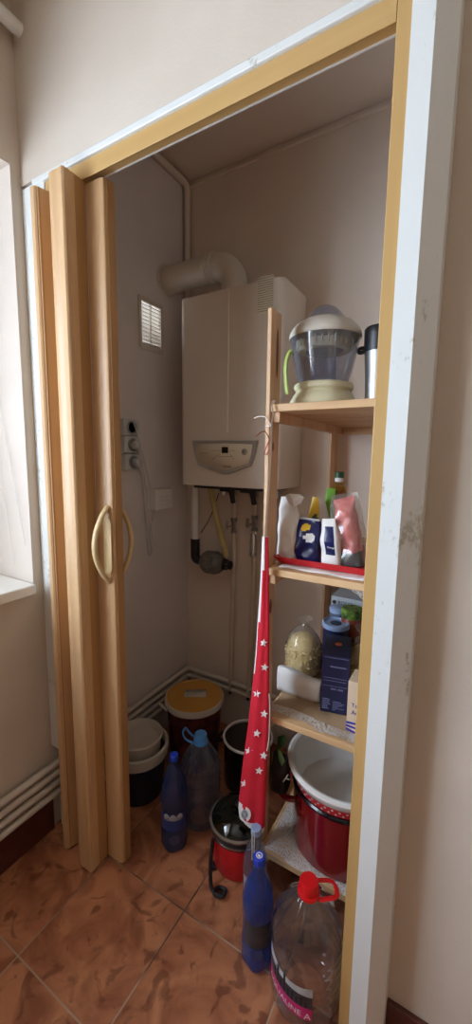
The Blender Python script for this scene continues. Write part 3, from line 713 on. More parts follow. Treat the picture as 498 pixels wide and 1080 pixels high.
# oil bottle
YO = 1.20; c0 = (on(357.5, 515, YO), YO, zt); top = at(357.5, 497.5, 1, YO).z-zt; k_ = top
bt = thing('oil_bottle', 'small oil bottle with a dark green cap behind the coral pack', 'bottle', c0)
MB().lathe([(.02,0), (.026,.003), (.026,k_-.064), (.023,k_-.050), (.013,k_-.037), (.0105,k_-.022)], c0, 28, cap=False).build('bottle', film('oil_glass', '#f0e6bc', .04, .06, '#c8b870', .1), bt)
MB().lathe([(.0235,.002), (.0235,k_-.066), (.020,k_-.054), (.0145,k_-.046)], c0, 24).build('oil', film('oil', '#dcb858', .3, .1, '#c8a038', .1), bt)
MB().lathe([(.0125,k_-.030), (.0125,k_-.018)], c0, 24).build('neck_ring', 'paper', bt)
MB().lathe([(.0135,k_-.018), (.0135,k_-.002), (.011,k_)], c0, 24).build('cap', 'darkg', bt)
# green packet
YH = 1.16; p = at(348.5, 532, 1, YH)
o = pouch(p.x, YH, zt, on(355,525,YH)-on(343,525,YH), at(348,515,1,YH).z-zt, .025, 0, lambda x, v, f: 0, .2, 0, 0, .25, .75, 31).build('herb_packet', ['green']); tag(o, 'leaf green packet in front of the oil bottle', 'packet')

# ------------------------------------------------------------------ third shelf
z3 = SZ[2]
def liner(u, v): return (-.452+.45*u, .965+.008*math.sin(u*11)+.20*v, z3+.002+.005*max(0, 1-v*9)*(.5+.5*math.sin(u*31))+.001*math.sin(u*17+v*9))
o = MB().grid(liner, 46, 20, mfn=lambda u, v: 0 if v < .22 else 1).build('shelf_liner', ['lace2', 'brownp']); tag(o, 'brown paper liner with a lace pattern edge along the third shelf', 'liner')
zl = z3+.0042
# white folded napkin
YN = 1.075; x0, x1 = on(292.5,720,YN), on(338,725,YN); hN = at(300,705,1,YN).z-zl
def nap(u, v):
    x = x0+(x1-x0)*u; a = v*2.2
    if a < 1: return (x+.004*v, YN+.004-.022*math.sin(a*PI*.5)*(1-a)-.006*math.sin(u*3), zl+hN*math.sin(a*PI/2)*(1-.12*u)+.003*math.sin(u*7)*a)
    t = (a-1)/1.2; return (x+.004, YN+.004+.05*t+.004*math.sin(u*5)*t, zl+hN*(1-.12*u)-hN*.55*t*t+.003*math.sin(u*7))
o = MB().grid(nap, 20, 18).build('napkin', 'paper', thick=.003); tag(o, 'folded white paper napkin at the left of the third shelf', 'napkin')
o['note'] = ''; del o['note']
# pasta bag
YP2 = 1.225; pc = at(320, 690, 1, YP2); rP = (on(338,690,YP2)-on(302,690,YP2))/2
ztop = at(319, 651, 1, YP2).z
def pasta_bag(cx, cy, zb, rad, zt_, label, knot=True, seed=0):
    t = thing('pasta_bag', label, 'bag', (cx, cy, zb), 'clear bags of pasta')
    H = zt_-zb; hp = H*.70; random.seed(seed)
    def wob(r, h, a): return r*(1+.10*mnoise.noise(Vector((math.cos(a)*1.7+seed, math.sin(a)*1.7, h*22))))
    MB().lathe([(rad*.7,.002), (rad*.9,.012), (rad*.93,hp*.3), (rad*.9,hp*.65), (rad*.7,hp*.9), (rad*.4,hp), (.001,hp*1.02)], (cx, cy, zb), 28, fn=wob).build('pasta', 'pasta', t)
    m = MB()
    for k in range(230):
        h = random.uniform(.08, 1); a = random.uniform(0, 2*PI); rr = rad*.93*(1 if h < .7 else max(.1, (1-(h-.7)/.32)))
        p = Vector((cx+rr*math.cos(a), cy+rr*math.sin(a), zb+h*hp)); dv = Vector((random.gauss(0,1), random.gauss(0,1), random.gauss(0,1))).normalized()
        m.tube([p-dv*.008, p+Vector((0,0,.0015)), p+dv*.008], .0026, 5)
    tag(m.build('loose_pasta', 'pasta', t), kind='stuff')
    m = MB(); prof = [(rad*.75,.0005), (rad*.99,.012), (rad*1.03,hp*.35), (rad*1.0,hp*.7), (rad*.78,hp*.98), (rad*.42,H*.82), (.012,H*.87), (.010,H*.9), (.024,H*.96), (.026,H)]
    def wb(r, h, a): return r*(1+.11*mnoise.noise(Vector((math.cos(a)*2.4+seed+4, math.sin(a)*2.4, h*30)))+.05*math.sin(9*a+h*40)*(h > hp*.6))
    m.lathe(prof, (cx, cy, zb), 40, fn=wb, cap=False).build('clear_bag', 'bagf', t)
    return t
pasta_bag(pc.x, YP2, zl-.002, rP, ztop, 'knotted clear bag of yellow pasta behind the napkin', seed=2)
# dark blue box
p0, p1 = at(337, 748.5, 2, zl), at(364.2, 755.5, 2, zl)
yb0 = (p0.y+p1.y)/2; xb0, xb1 = at(337,720,1,yb0).x, at(365.3,720,1,yb0).x
ztb = at(350, 691, 1, yb0).z; dpt = at(355, 660, 2, ztb).y-yb0
bx = thing('coffee_box', 'tall dark blue carton standing on the lace-edged liner', 'box', ((xb0+xb1)/2, yb0+.03, zl))
dpt = min(max(dpt, .05), .14)
box((xb0, yb0, zl), (xb1, yb0+dpt, ztb)).build('carton', 'blueb', bx, bevel=.0015)
m = MB(); W = xb1-xb0; H = ztb-zl
def line(u0, u1, v, t): m.box((xb0+W*u0, yb0-.0008, zl+H*v), (xb0+W*u1, yb0+.0005, zl+H*(v+t)))
for nm_, ls_ in (('top_rule', ((.08,.93,.96,.008),)), ('title_print', ((.3,.88,.80,.02),)), ('middle_rules', ((.08,.9,.61,.006), (.08,.9,.56,.006))), ('lower_print', ((.06,.94,.47,.006), (.35,.55,.41,.025), (.6,.8,.41,.025)))):
    m = MB()
    for q_ in ls_: line(*q_)
    m.build(nm_, 'bluebl', bx)
m = MB()
for k in range(7):
    line(.06, .06+random.uniform(.1,.3), .06+.028*k, .014)
    if k < 6: line(.45, .45+random.uniform(.1,.45), .06+.028*k, .01)
m.build('small_print', 'bluebl', bx); bx.rotation_euler.z = math.radians(13)
MB().lathe([(.010,0), (.010,.0008)], ((xb0+xb1)/2+.002, yb0+dpt*.55, ztb), 20).build('top_badge', 'orange', bx)
# round tub behind the box
YT = yb0+dpt+.052; cT = at(354.5, 656, 1, YT)
tb = thing('coffee_tin', 'round blue tin with a pale blue lid behind the dark carton', 'tin', (cT.x, YT, zl))
rT = (on(369,655,YT)-on(340.5,655,YT))/2; hT = cT.z-zl
MB().lathe([(rT*.9,0), (rT*.92,.003), (rT*.92,hT-.012)], (cT.x, YT, zl), 36).build('can', 'blueb', tb)
MB().lathe([(rT*.93,hT-.016), (rT,hT-.014), (rT,hT-.001), (rT*.95,hT+.001), (rT*.86,hT+.001), (rT*.82,hT-.004), (rT*.45,hT-.004)], (cT.x, YT, zl), 36).build('lid', 'lidb', tb)
MB().lathe([(rT*.42,hT-.004), (rT*.40,hT-.0025), (0,hT-.0025)], (cT.x, YT, zl), 24).build('lid_emblem', 'navy', tb)
# pale grey appliance box at the back
YK = 1.36; kz = at(355,629,1,YK).z; kx0, kx1 = on(348.5,650,YK), on(392,650,YK)
kb = thing('appliance_box', 'pale grey appliance box with dark lettering at the back of the third shelf', 'box', ((kx0+kx1)/2, YK+.06, z3))
box((kx0, YK, z3+.0005), (kx1, YK+.12, kz)).build('carton', 'gbox', kb, bevel=.002)
pk = at(351, 636, 1, YK)
m = MB().text('BOSCH', .019, lambda u, v, dd: (pk.x+.018+u, YK-.0008-dd, pk.z+v), align='LEFT'); m.lathe([(.006,-.001), (.007,-.001), (.007,.0005), (.006,.0005)], (pk.x+.006, YK, pk.z+.006), 20, ax=1)
m.build('lettering', 'inkd', kb)
# jar with green print
YJ = 1.295; jx2 = on(371, 660, YJ); jz = at(371, 641, 1, YJ).z-z3
jr = thing('sauce_jar', 'jar with a green leafy lid and brown red contents behind the blue tin', 'jar', (jx2, YJ, z3)); c = (jx2, YJ, z3)
MB().lathe([(.034,0), (.037,.004), (.037,jz-.045), (.033,jz-.03)], c, 30).build('jar', 'jarred', jr)
MB().lathe([(.035,jz-.03), (.036,jz-.026), (.036,jz-.003), (.033,jz)], c, 30).build('lid', mat('green_leaf_lid', '#23401c', '#7fa03c', .4, 60), jr)
gj = on(354.5, 648, 1.30); gz = at(354.5, 640, 1, 1.31).z-z3
gt = thing('glass_jar', 'clear glass jar beside the green lidded jar', 'jar', (gj, 1.315, z3)); c = (gj, 1.315, z3)
MB().lathe([(.028,0), (.031,.004), (.031,gz-.04), (.025,gz-.025), (.025,gz-.012)], c, 28).build('jar', 'clearb', gt)
MB().lathe([(.027,gz-.018), (.027,gz-.002), (.024,gz)], c, 28).build('lid', 'lidb', gt)
# second pasta bag and beige carton, half hidden by the frame
pq = at(378, 700, 1, 1.20); pasta_bag(pq.x+.012, 1.20, z3+.004, .052, at(379,660,1,1.2).z, 'clear bag of pasta half hidden behind the yellow door frame', seed=9)
YQ = 1.0; q0 = on(366.5, 740, YQ); qz = at(372, 719, 1, YQ).z
q = thing('food_carton', 'beige card carton with blue lettering beside the yellow door frame', 'carton', (q0+.05, YQ+.03, zl))
box((q0, YQ, zl+.001), (q0+.10, YQ+.07, qz)).build('carton', 'card', q, bevel=.0015)
m = MB()
for k, s_ in enumerate(('Tay', 'Aro')):
    pp = at(370.5, 745+k*7.5, 1, YQ); m.text(s_, .016, lambda u, v, dd, pp=pp: (pp.x+u, YQ-.0006-dd, pp.z+v), align='LEFT')
for k in range(3):
    z0_ = zl+.003+.009*k; m.prism([(q0+.0, z0_), (q0+.03, z0_+.004*(k-1)), (q0+.06, z0_+.004), (q0+.06, z0_+.007), (q0+.03, z0_+.004+.004*(k-1)), (q0, z0_+.006)], YQ-.001, YQ+.0003, ax=1)
m.build('lettering', 'violet', q)

# ------------------------------------------------------------------ lowest shelf: pot and basin
z4 = SZ[3]
o = MB().grid(lambda u, v: (-.448+.34*u, .957+.006*math.sin(u*15)+.30*v, z4+.0015+.0015*math.sin(u*21)), 30, 12).build('shelf_liner', 'lace'); tag(o, 'white lace paper lining the lowest shelf under the red pot', 'liner')
pcx, pcy, zz = -.262, 1.115, z4+.004; c = (pcx, pcy, zz)
t = thing('stock_pot', 'large red enamel stock pot on the lowest shelf', 'pot', c)
RP = .148
MB().lathe([(.0,0), (RP-.012,0), (RP-.002,.006), (RP,.016), (RP,.185), (RP+.001,.192)], c, 64, cap=False).build('pot_body', 'red', t)
MB().lathe([(RP+.0005,.188), (RP+.006,.191), (RP+.007,.197), (RP+.003,.202), (RP-.006,.202)], c, 64, cap=False).build('rim', 'black_e', t)
for a in (math.radians(201), math.radians(21)):
    dv = Vector((math.cos(a), math.sin(a), 0)); tv = Vector((-dv.y, dv.x, 0)); b0 = Vector(c)+Vector((0,0,.150))
    pts = [b0+dv*(RP-.004)-tv*.05, b0+dv*(RP+.020)-tv*.046+Vector((0,0,-.004)), b0+dv*(RP+.040)-tv*.02+Vector((0,0,-.006)), b0+dv*(RP+.040)+tv*.02+Vector((0,0,-.006)), b0+dv*(RP+.020)+tv*.046+Vector((0,0,-.004)), b0+dv*(RP-.004)+tv*.05]
    MB().tube(pts, lambda t: (.007, .011), 12, 5).build('handle', 'red', t)
# basin sitting in the pot, white inside, red with white dots outside
bz = z4+.004+.204; RB = .166
t = thing('enamel_basin', 'white-lined enamel basin with red dotted outside resting in the red pot', 'basin', (pcx, pcy, bz))
prof = [(.0,-.05), (.132,-.05), (.140,-.02), (.148,.0), (.154,.024)]
MB().lathe(prof, (pcx, pcy, bz), 64, cap=False).build('outer_wall', 'redp', t)
MB().lathe([(.154,.0235), (.159,.028), (RB+.002,.044), (RB+.005,.052), (RB+.003,.058), (RB-.004,.0605), (RB-.012,.057), (.148,.030), (.138,-.02), (.128,-.044), (0,-.046)], (pcx, pcy, bz), 64, cap=False).build('lining', 'enamel', t)
m = MB()
for row, (h, rr, off) in enumerate(((.006, .1496, 0), (.0165, .1522, .5))):
    for k in range(48):
        a = 2*PI*(k+off)/48; cc = Vector((pcx+(rr+.0008)*math.cos(a), pcy+(rr+.0008)*math.sin(a), bz+h)); tv = Vector((-math.sin(a), math.cos(a), 0)); nv = Vector((math.cos(a), math.sin(a), 0))
        m.face([m.bm.verts.new(cc+tv*.0032*math.cos(q_/8*2*PI)+Vector((.22*nv.x, .22*nv.y, 1)).normalized()*.0032*math.sin(q_/8*2*PI)) for q_ in range(8)])
m.build('dots', 'paper', t)
# dark cloth bag with green trim squeezed beside the basin
bg = thing('cloth_bag', 'small black cloth bag with a green flap resting on the red pot handle', 'bag', (-.43, 1.022, z4+.164))
pouch(-.4300, 1.022, z4+.164, .050, .118, .060, 0, lambda x, v, f: 0, 0, 0, 0, .15, .9, 41, amp=.004).build('bag_body', ['dark'], bg)
for pts_, mm in ((((293,790), (296.5,793), (300.5,803), (297.5,808), (294,800)), 'sage'), (((293,777), (299,775), (303,781), (298,788), (293,791)), 'darkg')):
    m = MB(); m.face([m.bm.verts.new(at(*q_, 1, .985)) for q_ in pts_]); m.build('flap', mm, bg, thick=.003)
m = MB().tube([at(298.8,824.5,1,.985), at(304,817,1,.985)], .0017, 8); m.tube([at(301.3,820.5,1,.985), at(305.3,822.4,1,.985)], .0017, 8)
m.build('white_mark', 'paper', bg)

# ------------------------------------------------------------------ hanging red cloth
YH_ = .928
rows = [(566,277,283), (590,276,283.6), (624,274.3,283.9), (660,271.8,284.4), (690,270,284.2), (731,266,284.2), (771,261.6,283.6), (812,256,281.8), (849,252.4,280.4), (861,251.4,279.8), (867,253.2,279.6), (871.5,258,278.6)]
t = thing('hanging_apron', 'red cloth with white stars hanging by a white tape from the top shelf corner', 'cloth', (at(270,870,1,YH_).x, YH_, .27))
rs = []; NS = 28
info = []
for py, l, r_ in rows:
    a_, b_ = at(l, py, 1, YH_), at(r_, py, 1, YH_); info.append((py, a_.x, b_.x, (a_.z+b_.z)/2))
def lerp_row(py):
    for (p0, l0, r0, z0_), (p1, l1, r1, z1_) in zip(info, info[1:]):
        if p0 <= py <= p1 or p1 == info[-1][0]:
            f = min(1, max(0, (py-p0)/(p1-p0))); return l0+(l1-l0)*f, r0+(r1-r0)*f, z0_+(z1_-z0_)*f
def dep_at(w): return min(.017, .0045+w*.22)
steps = [566+(871.5-566)*k/44 for k in range(45)]
m = MB(); vs = []
for py in steps:
    l, r_, z_ = lerp_row(py); w_ = (r_-l)/2; cx_ = (l+r_)/2; dp = dep_at(w_); ring = []
    for i in range(NS):
        a = 2*PI*i/NS; u = math.cos(a); fold = 1+.22*math.sin(5*a+.8+py*.004)
        ring.append(m.bm.verts.new((cx_+w_*u, YH_+dp*math.sin(a)*fold, z_+.003*math.sin(3*a)*(py > 860))))
    vs.append(ring)
for k, (A, B) in enumerate(zip(vs, vs[1:])):
    for i in range(NS):
        j_ = (i+1) % NS; u = math.cos(2*PI*(i+.5)/NS); py = (steps[k]+steps[k+1])/2
        m.k = 1 if (u < (.15 if py < 600 else -.45) and py < 655) or (u < -.8 and py < 715) or py > 866 or (u < -.55 and py > 852) else 0
        m.face([A[i], A[j_], B[j_], B[i]])
m.face(vs[0][::-1]); m.face(vs[-1])
cl = m.build('cloth', ['cloth', 'clothw'], t)
m = MB()
def surf(px, py, off=.0012):
    p = at(px, py, 1, YH_); l, r_, z_ = lerp_row(py); w_ = (r_-l)/2; u = max(-.97, min(.97, (p.x-(l+r_)/2)/w_)); a = -math.acos(u); dp = dep_at(w_)
    y = YH_+dp*math.sin(a)*(1+.22*math.sin(5*(a % (2*PI))+.8+py*.004))-off
    return at(px, py, 1, y)
for sx, sy in ((279.2,704), (270.8,731.5), (278.6,753), (271,773.5), (262.2,792), (273.2,813), (257.6,826.5), (278.2,797), (278,678)):
    m = MB(); ctr = m.bm.verts.new(surf(sx, sy, .0028)); pv = []
    for k in range(10):
        rr = 4.5 if k % 2 == 0 else 2.0; a = -PI/2+k*PI/5+.15
        pv.append(m.bm.verts.new(surf(sx+rr*math.cos(a), sy+rr*math.sin(a), .0024)))
    for k in range(10): m.face([ctr, pv[k], pv[(k+1) % 10]])
    m.build('star', 'clothw', cl)
m = MB(); ctr = m.bm.verts.new(surf(258.5, 860, .0035)); pv = [m.bm.verts.new(surf(258.5+6.2*math.cos(k/20*2*PI), 859+8*math.sin(k/20*2*PI), .003)) for k in range(20)]
for k in range(20): m.face([ctr, pv[k], pv[(k+1) % 20]])
pt = m.build('round_patch', 'clothw', cl)
m = MB(); ctr = m.bm.verts.new(surf(257.8, 859, .0045)); pv = [m.bm.verts.new(surf(257.8+3.6*math.cos(k/16*2*PI), 859+5*math.sin(k/16*2*PI), .0042)) for k in range(16)]
for k in range(16): m.face([ctr, pv[k], pv[(k+1) % 16]])
m.build('patch_print', mat('grey_speckle_print', '#5c6066', '#b4b8bc', .8, 170), pt)
tp = [at(290, 424.5, 1, .952), at(287.6, 424, 1, .946), at(287.3, 431, 1, .943), at(288.3, 437, 1, .942), at(287, 444, 1, .943), at(286, 457, 1, .944), at(285.4, 478, 1, .944), at(284, 505, 1, .943), at(282, 535, 1, .94), at(280, 568, 1, YH_)]
MB().tube(tp, lambda t: (.0012, .0040 if t < .5 else .0055), 8, 5, flat=(0, 1, 0)).build('neck_tape', 'clothw', t)
for a_, b_ in (((266.3,871), (266.0,907)), ((269,871), (268,905))):
    MB().tube([at(*a_, 1, YH_-.012), at((a_[0]+b_[0])/2, 882, 1, .884), at(*b_, 1, .858)], lambda t: (.0010, .0028), 8, 4, flat=(0, 1, 0)).build('tie', 'clothw', t)
MB().tube([surf(284,732,.001), at(284.7,745,1,.926), at(284.2,770,1,.925), at(283.2,784,1,.925), at(281.5,792,1,.924)], .0013, 7, 5).build('cord', 'clothw', t)

# ------------------------------------------------------------------ things on the floor
def text_cyl(m, body, size, c, r, z, ang, slant=0):
    m.text(body, size, lambda u, v, dd: (c[0]+(r+dd)*math.cos(ang+u/r), c[1]+(r+dd)*math.sin(ang+u/r), z+v+slant*u))
def arc_band(m, c, r, z0f, z1f, a0, a1, n=24):
    "label wrapped round a bottle; z0f and z1f give its lower and upper edge along the arc"
    L = [m.bm.verts.new((c[0]+r*math.cos(a0+(a1-a0)*i/n), c[1]+r*math.sin(a0+(a1-a0)*i/n), z0f(i/n))) for i in range(n+1)]
    H = [m.bm.verts.new((c[0]+r*math.cos(a0+(a1-a0)*i/n), c[1]+r*math.sin(a0+(a1-a0)*i/n), z1f(i/n))) for i in range(n+1)]
    for i in range(n): m.face([L[i], L[i+1], H[i+1], H[i]])
    return m
def facing(c): return math.atan2(-c[1], -c[0])      # towards the middle of the room
# amber-lidded bucket
c = (-.972, 1.318, 0); RY = .126; HY = .298
t = thing('lidded_bucket', 'large bucket with an amber lid and a printed sleeve in the closet corner', 'bucket', c)
MB().lathe([(.100,.0), (.103,.003), (RY-.006,HY-.035), (RY-.004,HY-.02)], c, 48).build('bucket_body', 'pattern', t)
MB().lathe([(RY-.003,HY-.030), (RY+.003,HY-.027), (RY+.004,HY-.010), (RY+.001,HY-.003), (RY-.004,HY-.002)], c, 48, cap=False).build('lid_rim', 'tubw', t)
l = MB().lathe([(RY-.003,HY-.004), (RY-.004,HY), (RY-.010,HY+.001), (RY-.013,HY-.002), (0,HY-.002)], c, 48).build('lid', 'lidy', t)
lx = Vector((.86, .5, 0)); ly = Vector((-.5, .86, 0)); c1 = Vector((c[0]-.003, c[1]+.012, HY-.0012))
def quad(m, c1, a0, a1, b0, b1, dz=0): m.face([m.bm.verts.new(c1+lx*a+ly*b_+Vector((0,0,dz))) for a, b_ in ((a0,b0), (a1,b0), (a1,b1), (a0,b1))])
m = MB(); quad(m, c1, -.048, .048, -.028, .028); lb = m.build('lid_label', 'tubw', l, thick=.0006)
m = MB()
for k in range(6): quad(m, c1, -.040, random.uniform(.0,.042), .020-.008*k-.002, .020-.008*k, .0008)
m.build('label_print', 'ink', lb)
MB().tube([(c[0]-.6*RY-.03, c[1]-.85*RY, HY-.02), (c[0]-.55*RY, c[1]-.90*RY-.006, HY-.018), (c[0]-.4*RY, c[1]-.95*RY-.004, HY-.022)], (.006), 8).build('lid_tab', 'tubw', t)
# black bucket with a white rim and tub
c = (-1.058, 1.062, 0); RK = .112
t = thing('black_bucket', 'black bucket with an off-white rim beside the open door', 'bucket', c)
MB().lathe([(.090,0), (.093,.003), (RK-.004,.165), (RK-.004,.172)], c, 48).build('bucket_body', 'navy', t)
MB().lathe([(RK-.004,.160), (RK+.002,.162), (RK+.003,.185), (RK+.006,.188), (RK+.006,.205), (RK+.001,.208), (RK-.006,.206), (RK-.010,.13), (.0,.126)], c, 48, cap=False).build('white_collar', 'tubw', t)
t = thing('plastic_tub', 'off-white round tub sitting inside the black bucket rim', 'tub', (c[0]-.006, c[1]+.006, .128))
cc = (c[0]-.006, c[1]+.006, .128)
MB().lathe([(.078,0), (.082,.004), (.090,.095), (.095,.098), (.096,.106), (.092,.109), (.088,.106), (.080,.08), (.0,.078)], cc, 48).build('tub_body', 'tubw', t)
# five litre bottle with the light blue cap
def jug(c, R, H, film_, cap_, label, shoulder, ribs=14, name='water_jug', hang=0, hz=-.03):
    t = thing(name, label, 'bottle', c); k = H
    prof = [(R*.55,.004), (R*.86,0), (R*.97,.008), (R,.02), (R,.05), (R*.975,.06), (R,.07)]+[(R, .07+(shoulder*.9-.07)*q_/24) for q_ in range(1, 24)]+[(R*.985,shoulder*.9), (R*.93,shoulder), (R*.80,shoulder+(k-shoulder)*.25), (R*.56,shoulder+(k-shoulder)*.50), (R*.33,shoulder+(k-shoulder)*.68), (.022,k-.03), (.020,k-.026), (.020,k-.014)]
    def fn(r, h, a):
        w = 0
        if shoulder*.98 < h < k-.035: w = .042*math.cos(ribs*2*a)
        elif .02 < h < shoulder*.95: w = .010*math.cos(h*2*PI/.026)+.005*math.cos(6*a)
        return r*(1+w)
    MB().lathe(prof, c, 56, fn=fn, cap=False).build('bottle', film_, t)
    cp = MB().lathe([(.023,k-.026), (.023,k-.003), (.021,k), (.0,k)], c, 28, fn=lambda r, h, a: r*(1+.02*math.cos(24*a))).build('cap', cap_, t)
    dv = Vector((math.cos(hang), math.sin(hang), 0)); tv = Vector((-dv.y, dv.x, 0)); b0 = Vector(c)+Vector((0,0,k+hz))
    MB().lathe([(.0235,0), (.027,.001), (.027,.008), (.0235,.009)], (c[0], c[1], k+hz-.005), 28).build('handle_ring', cap_, cp)
    return t, b0, dv, tv, cp
c = (-.772, 1.085, 0)
t, b0, dv, tv, cp = jug(c, .073, .338, 'clearb', 'lblue_c', 'five litre clear bottle with a light blue cap and raised handle loop', .225, hang=math.radians(200))
MB().tube([b0+dv*.025-tv*.014, b0+dv*.05-tv*.02+Vector((0,0,.012)), b0+dv*.062-tv*.016+Vector((0,0,.03)), b0+dv*.062+tv*.016+Vector((0,0,.034)), b0+dv*.05+tv*.02+Vector((0,0,.014)), b0+dv*.025+tv*.014], lambda t_: (.0028, .005), 8, 5).build('handle_loop', 'lblue_c', cp)
# blue two litre bottles
def bottle(c, R, H, film_, cap_, label, waist=.6, seg=40):
    t = thing('water_bottle', label, 'bottle', c)
    prof = [(R*.4,.008), (R*.6,.001), (R*.85,.002), (R*.98,.014), (R,.025), (R,H*.24), (R*.955,H*.27), (R*.955,H*.50), (R,H*.53), (R*.99,H*.60), (R*.90,H*.68), (R*.66,H*.79), (R*.40,H*.87), (.0145,H*.915), (.0135,H-.026), (.0165,H-.024), (.0165,H-.021), (.0125,H-.019), (.0125,H-.014)]
    def fn(r, h, a): return r*(1+(.05*math.cos(5*a) if h < .02 else .012*math.cos(10*a+h*60) if h < H*.24 else 0))
    MB().lathe(prof, c, seg, fn=fn, cap=False).build('bottle', film_, t)
    cp = MB().lathe([(.0150,H-.018), (.0152,H-.002), (.0135,H), (0,H)], c, 28, fn=lambda r, h, a: r*(1+.02*math.cos(24*a))).build('cap', cap_, t)
    return t, cp
c = (-.790, .955, 0)
t, cp = bottle(c, .046, .338, 'blued', 'blue_c', 'dusky blue water bottle with a white emblem standing alone on the tiles')
a0 = facing(c)-.1; zc = .135
m = arc_band(MB(), c, .0450, lambda f: .088, lambda f: .150, a0-1.1, a0+1.1); lb = m.build('label', film('blue_label', '#5068a8', .55, .4, '#34509a'), t)
m = MB(); arc_band(m, c, .0456, lambda f: .128, lambda f: .140+.012*abs(math.sin(f*PI*3)), a0-.75, a0+.75); m.build('emblem', 'labgrey', lb)
m = MB(); text_cyl(m, 'BUKOVINA', .0155, c, .0462, .1295, a0); m.build('lettering', 'blueb', lb)
c = (-.395, .816, 0)
t, cp = bottle(c, .0415, .312, 'blueg', 'blue_c', 'blue water bottle with a bright blue cap at the foot of the shelf')
m = arc_band(MB(), c, .0402, lambda f: .078, lambda f: .150, facing(c)-1.0, facing(c)+1.0); m.build('label', 'labdark', t)
m = MB().lathe([(.0085,.3122), (.0085,.3128), (.0065,.3128), (.0065,.3122)], c, 20, cap=False); m.box((c[0]-.004, c[1]-.004, .3121), (c[0]+.004, c[1]+.002, .3126)); m.build('cap_print', 'paper', cp)
c = (-.450, .906, 0)
t, cp = bottle(c, .0365, .286, 'clearb', 'lidb', 'clear water bottle with a pale cap behind the bright blue one')
m = arc_band(MB(), c, .0356, lambda f: .07, lambda f: .150, facing(c)-1.2, facing(c)+1.2); m.build('label', film('faded_label', '#d0d4e0', .45, .4, '#c4c8d8'), t)
# big clear bottle, red cap
c = (-.262, .822, 0); RJ = .087
t, b0, dv, tv, cp = jug(c, RJ, .316, 'clear', 'redcap', 'big clear bottle with a red cap and a magenta label in front of the shelf', .20, ribs=7, hang=math.radians(35))
MB().tube([b0+dv*.02-tv*.022, b0+dv*.055-tv*.020, b0+dv*.068-tv*.010+Vector((0,0,-.002)), b0+dv*.068+tv*.010+Vector((0,0,-.002)), b0+dv*.055+tv*.020, b0+dv*.02+tv*.022], lambda t_: (.003, .006), 8, 4).build('handle_loop', 'redcap', cp)
af = facing(c); A0, A1 = af-1.25, af+.22; rl = RJ*1.012
zl0 = lambda f: .062-.010*math.sin(f*PI*.9)
m = arc_band(MB(), c, rl, lambda f: .066-.020*f, lambda f: .098-.020*f, A0, A1); mg = m.build('label', 'magenta', t)
m = arc_band(MB(), c, rl, lambda f: .098-.020*f, lambda f: .128-.018*f, A0, A1); m.build('picture_band', 'labdark', mg)
m = arc_band(MB(), c, rl, lambda f: .128-.018*f, lambda f: .156-.022*f-.010*math.sin(f*PI), A0, A1); m.build('upper_band', 'labgrey', mg)
m = MB(); text_cyl(m, 'AQUALINE', .020, c, rl+.0006, .065, (A0+A1)/2-.10, -.165); text_cyl(m, 'A', .024, c, rl+.0008, .052, A1-.12)
m.build('lettering', 'paper', mg)
m = MB()
for k in range(9):
    a = A0+.3+k*.12; q_ = .096-.0016*k; arc_band(m, c, rl+.0008, lambda f: q_, lambda f, k=k: (.124, .140, .116, .140, .110, .110, .104, .108, .098)[k], a, a+.07, 3)
m.build('building_print', 'inkd', mg)
# red cooker with a glass lid
c = (-.572, 1.022, 0); RC = .090
t = thing('red_cooker', 'red round cooking pot with a glass lid behind the bottles', 'cooker', c)
MB().lathe([(.074,.004), (.082,.008), (RC-.002,.05), (RC-.001,.105), (RC-.008,.122)], c, 48).build('pot_body', 'redp', t)
MB().lathe([(RC-.004,.120), (RC+.002,.124), (RC+.002,.150), (RC-.004,.153)], c, 48).build('heating_band', 'dark', t)
MB().lathe([(RC-.002,.128), (RC+.0035,.129), (RC+.0035,.1335), (RC-.002,.1345)], c, 48).build('trim_ring', 'steel', t)
l = MB().lathe([(RC+.002,.158), (RC-.006,.170), (.062,.186), (.03,.194), (0,.196)], c, 48, cap=False).build('glass_lid', 'glassl', t)
MB().lathe([(RC-.004,.1535), (RC+.007,.1545), (RC+.008,.160), (RC+.001,.1625), (RC-.004,.160)], c, 48).build('steel_rim', 'steel', l)
MB().lathe([(.007,.192), (.007,.199), (.013,.202), (.013,.208), (.008,.210), (0,.210)], c, 24).build('lid_knob', 'dark', l)
a = math.radians(232)
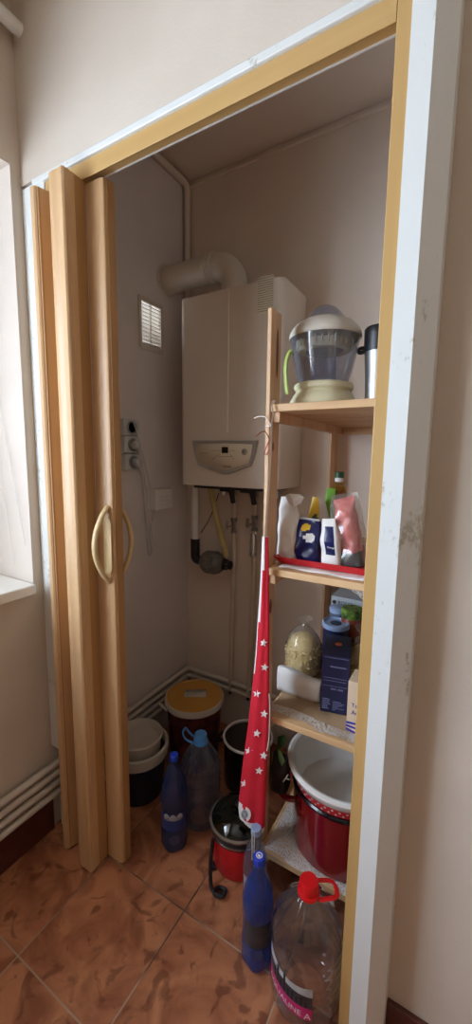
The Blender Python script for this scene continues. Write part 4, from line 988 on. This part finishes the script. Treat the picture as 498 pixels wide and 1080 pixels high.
for aa in (a, a+PI*.66, a-PI*.66):
    dv = Vector((math.cos(aa), math.sin(aa), 0))
    m = MB().tube([Vector(c)+dv*.06+Vector((0,0,.006)), Vector(c)+dv*.088+Vector((0,0,.008)), Vector(c)+dv*.100+Vector((0,0,.012))], lambda t_: (.006, .014), 10); m.build('foot', 'dark', t)
def fl(px, py, z): return at(px, py, 2, z)
pts = [fl(225,885,.13), fl(222.5,905,.08), fl(222,925,.03), fl(224,938,.008), fl(232,944,.008), fl(238,939,.008), fl(231,936,.010), fl(226,942,.016), fl(234,946,.016), fl(237,941,.02)]
tag(MB().tube(pts, .0062, 8, 6).build('power_cord', 'dark', t), 'black coiled power cord')
# black pot half hidden behind the cloth
c = (-.705, 1.325, 0)
t = thing('black_pot', 'black enamel pot with a white inside behind the hanging cloth', 'pot', c)
MB().lathe([(.088,0), (.094,.005), (.097,.02), (.099,.195)], c, 48).build('pot_body', 'black_e', t)
MB().lathe([(.098,.193), (.103,.196), (.104,.202), (.100,.206), (.095,.203), (.093,.12), (.088,.03), (0,.028)], c, 48, cap=False).build('lining', 'enamel', t)
MB().tube([(c[0]-.10, c[1]-.035, .165), (c[0]-.128, c[1]-.04, .160), (c[0]-.128, c[1]+.02, .160), (c[0]-.10, c[1]+.025, .165)], .006, 8, 4).build('handle', 'black_e', t)

# ------------------------------------------------------------------ daylight
wd = bpy.data.worlds.new('daylight'); bpy.context.scene.world = wd; wd.use_nodes = True
bgd = wd.node_tree.nodes['Background']; bgd.inputs[0].default_value = (.80, .91, 1.04, 1); bgd.inputs[1].default_value = 14.0
def portal(name, loc, rot, sx, sy):
    ld = bpy.data.lights.new(name, 'AREA'); ld.shape = 'RECTANGLE'; ld.size = sx; ld.size_y = sy; ld.cycles.is_portal = True
    o = bpy.data.objects.new(name, ld); C.objects.link(o); o.location = loc; o.rotation_euler = rot; return o
portal('window_portal', (X0-.01, (wy0+.10)/2, (wz0+wz1)/2), (0, -PI/2, 0), wz1-wz0, .10-wy0)
sc = bpy.context.scene
sc.view_settings.view_transform = 'Standard'; sc.view_settings.look = 'None'; sc.view_settings.gamma = 1; sc.view_settings.use_curve_mapping = False
sc.view_settings.exposure = 0.44
sc.cycles.max_bounces = 10; sc.cycles.diffuse_bounces = 6; sc.cycles.transparent_max_bounces = 24
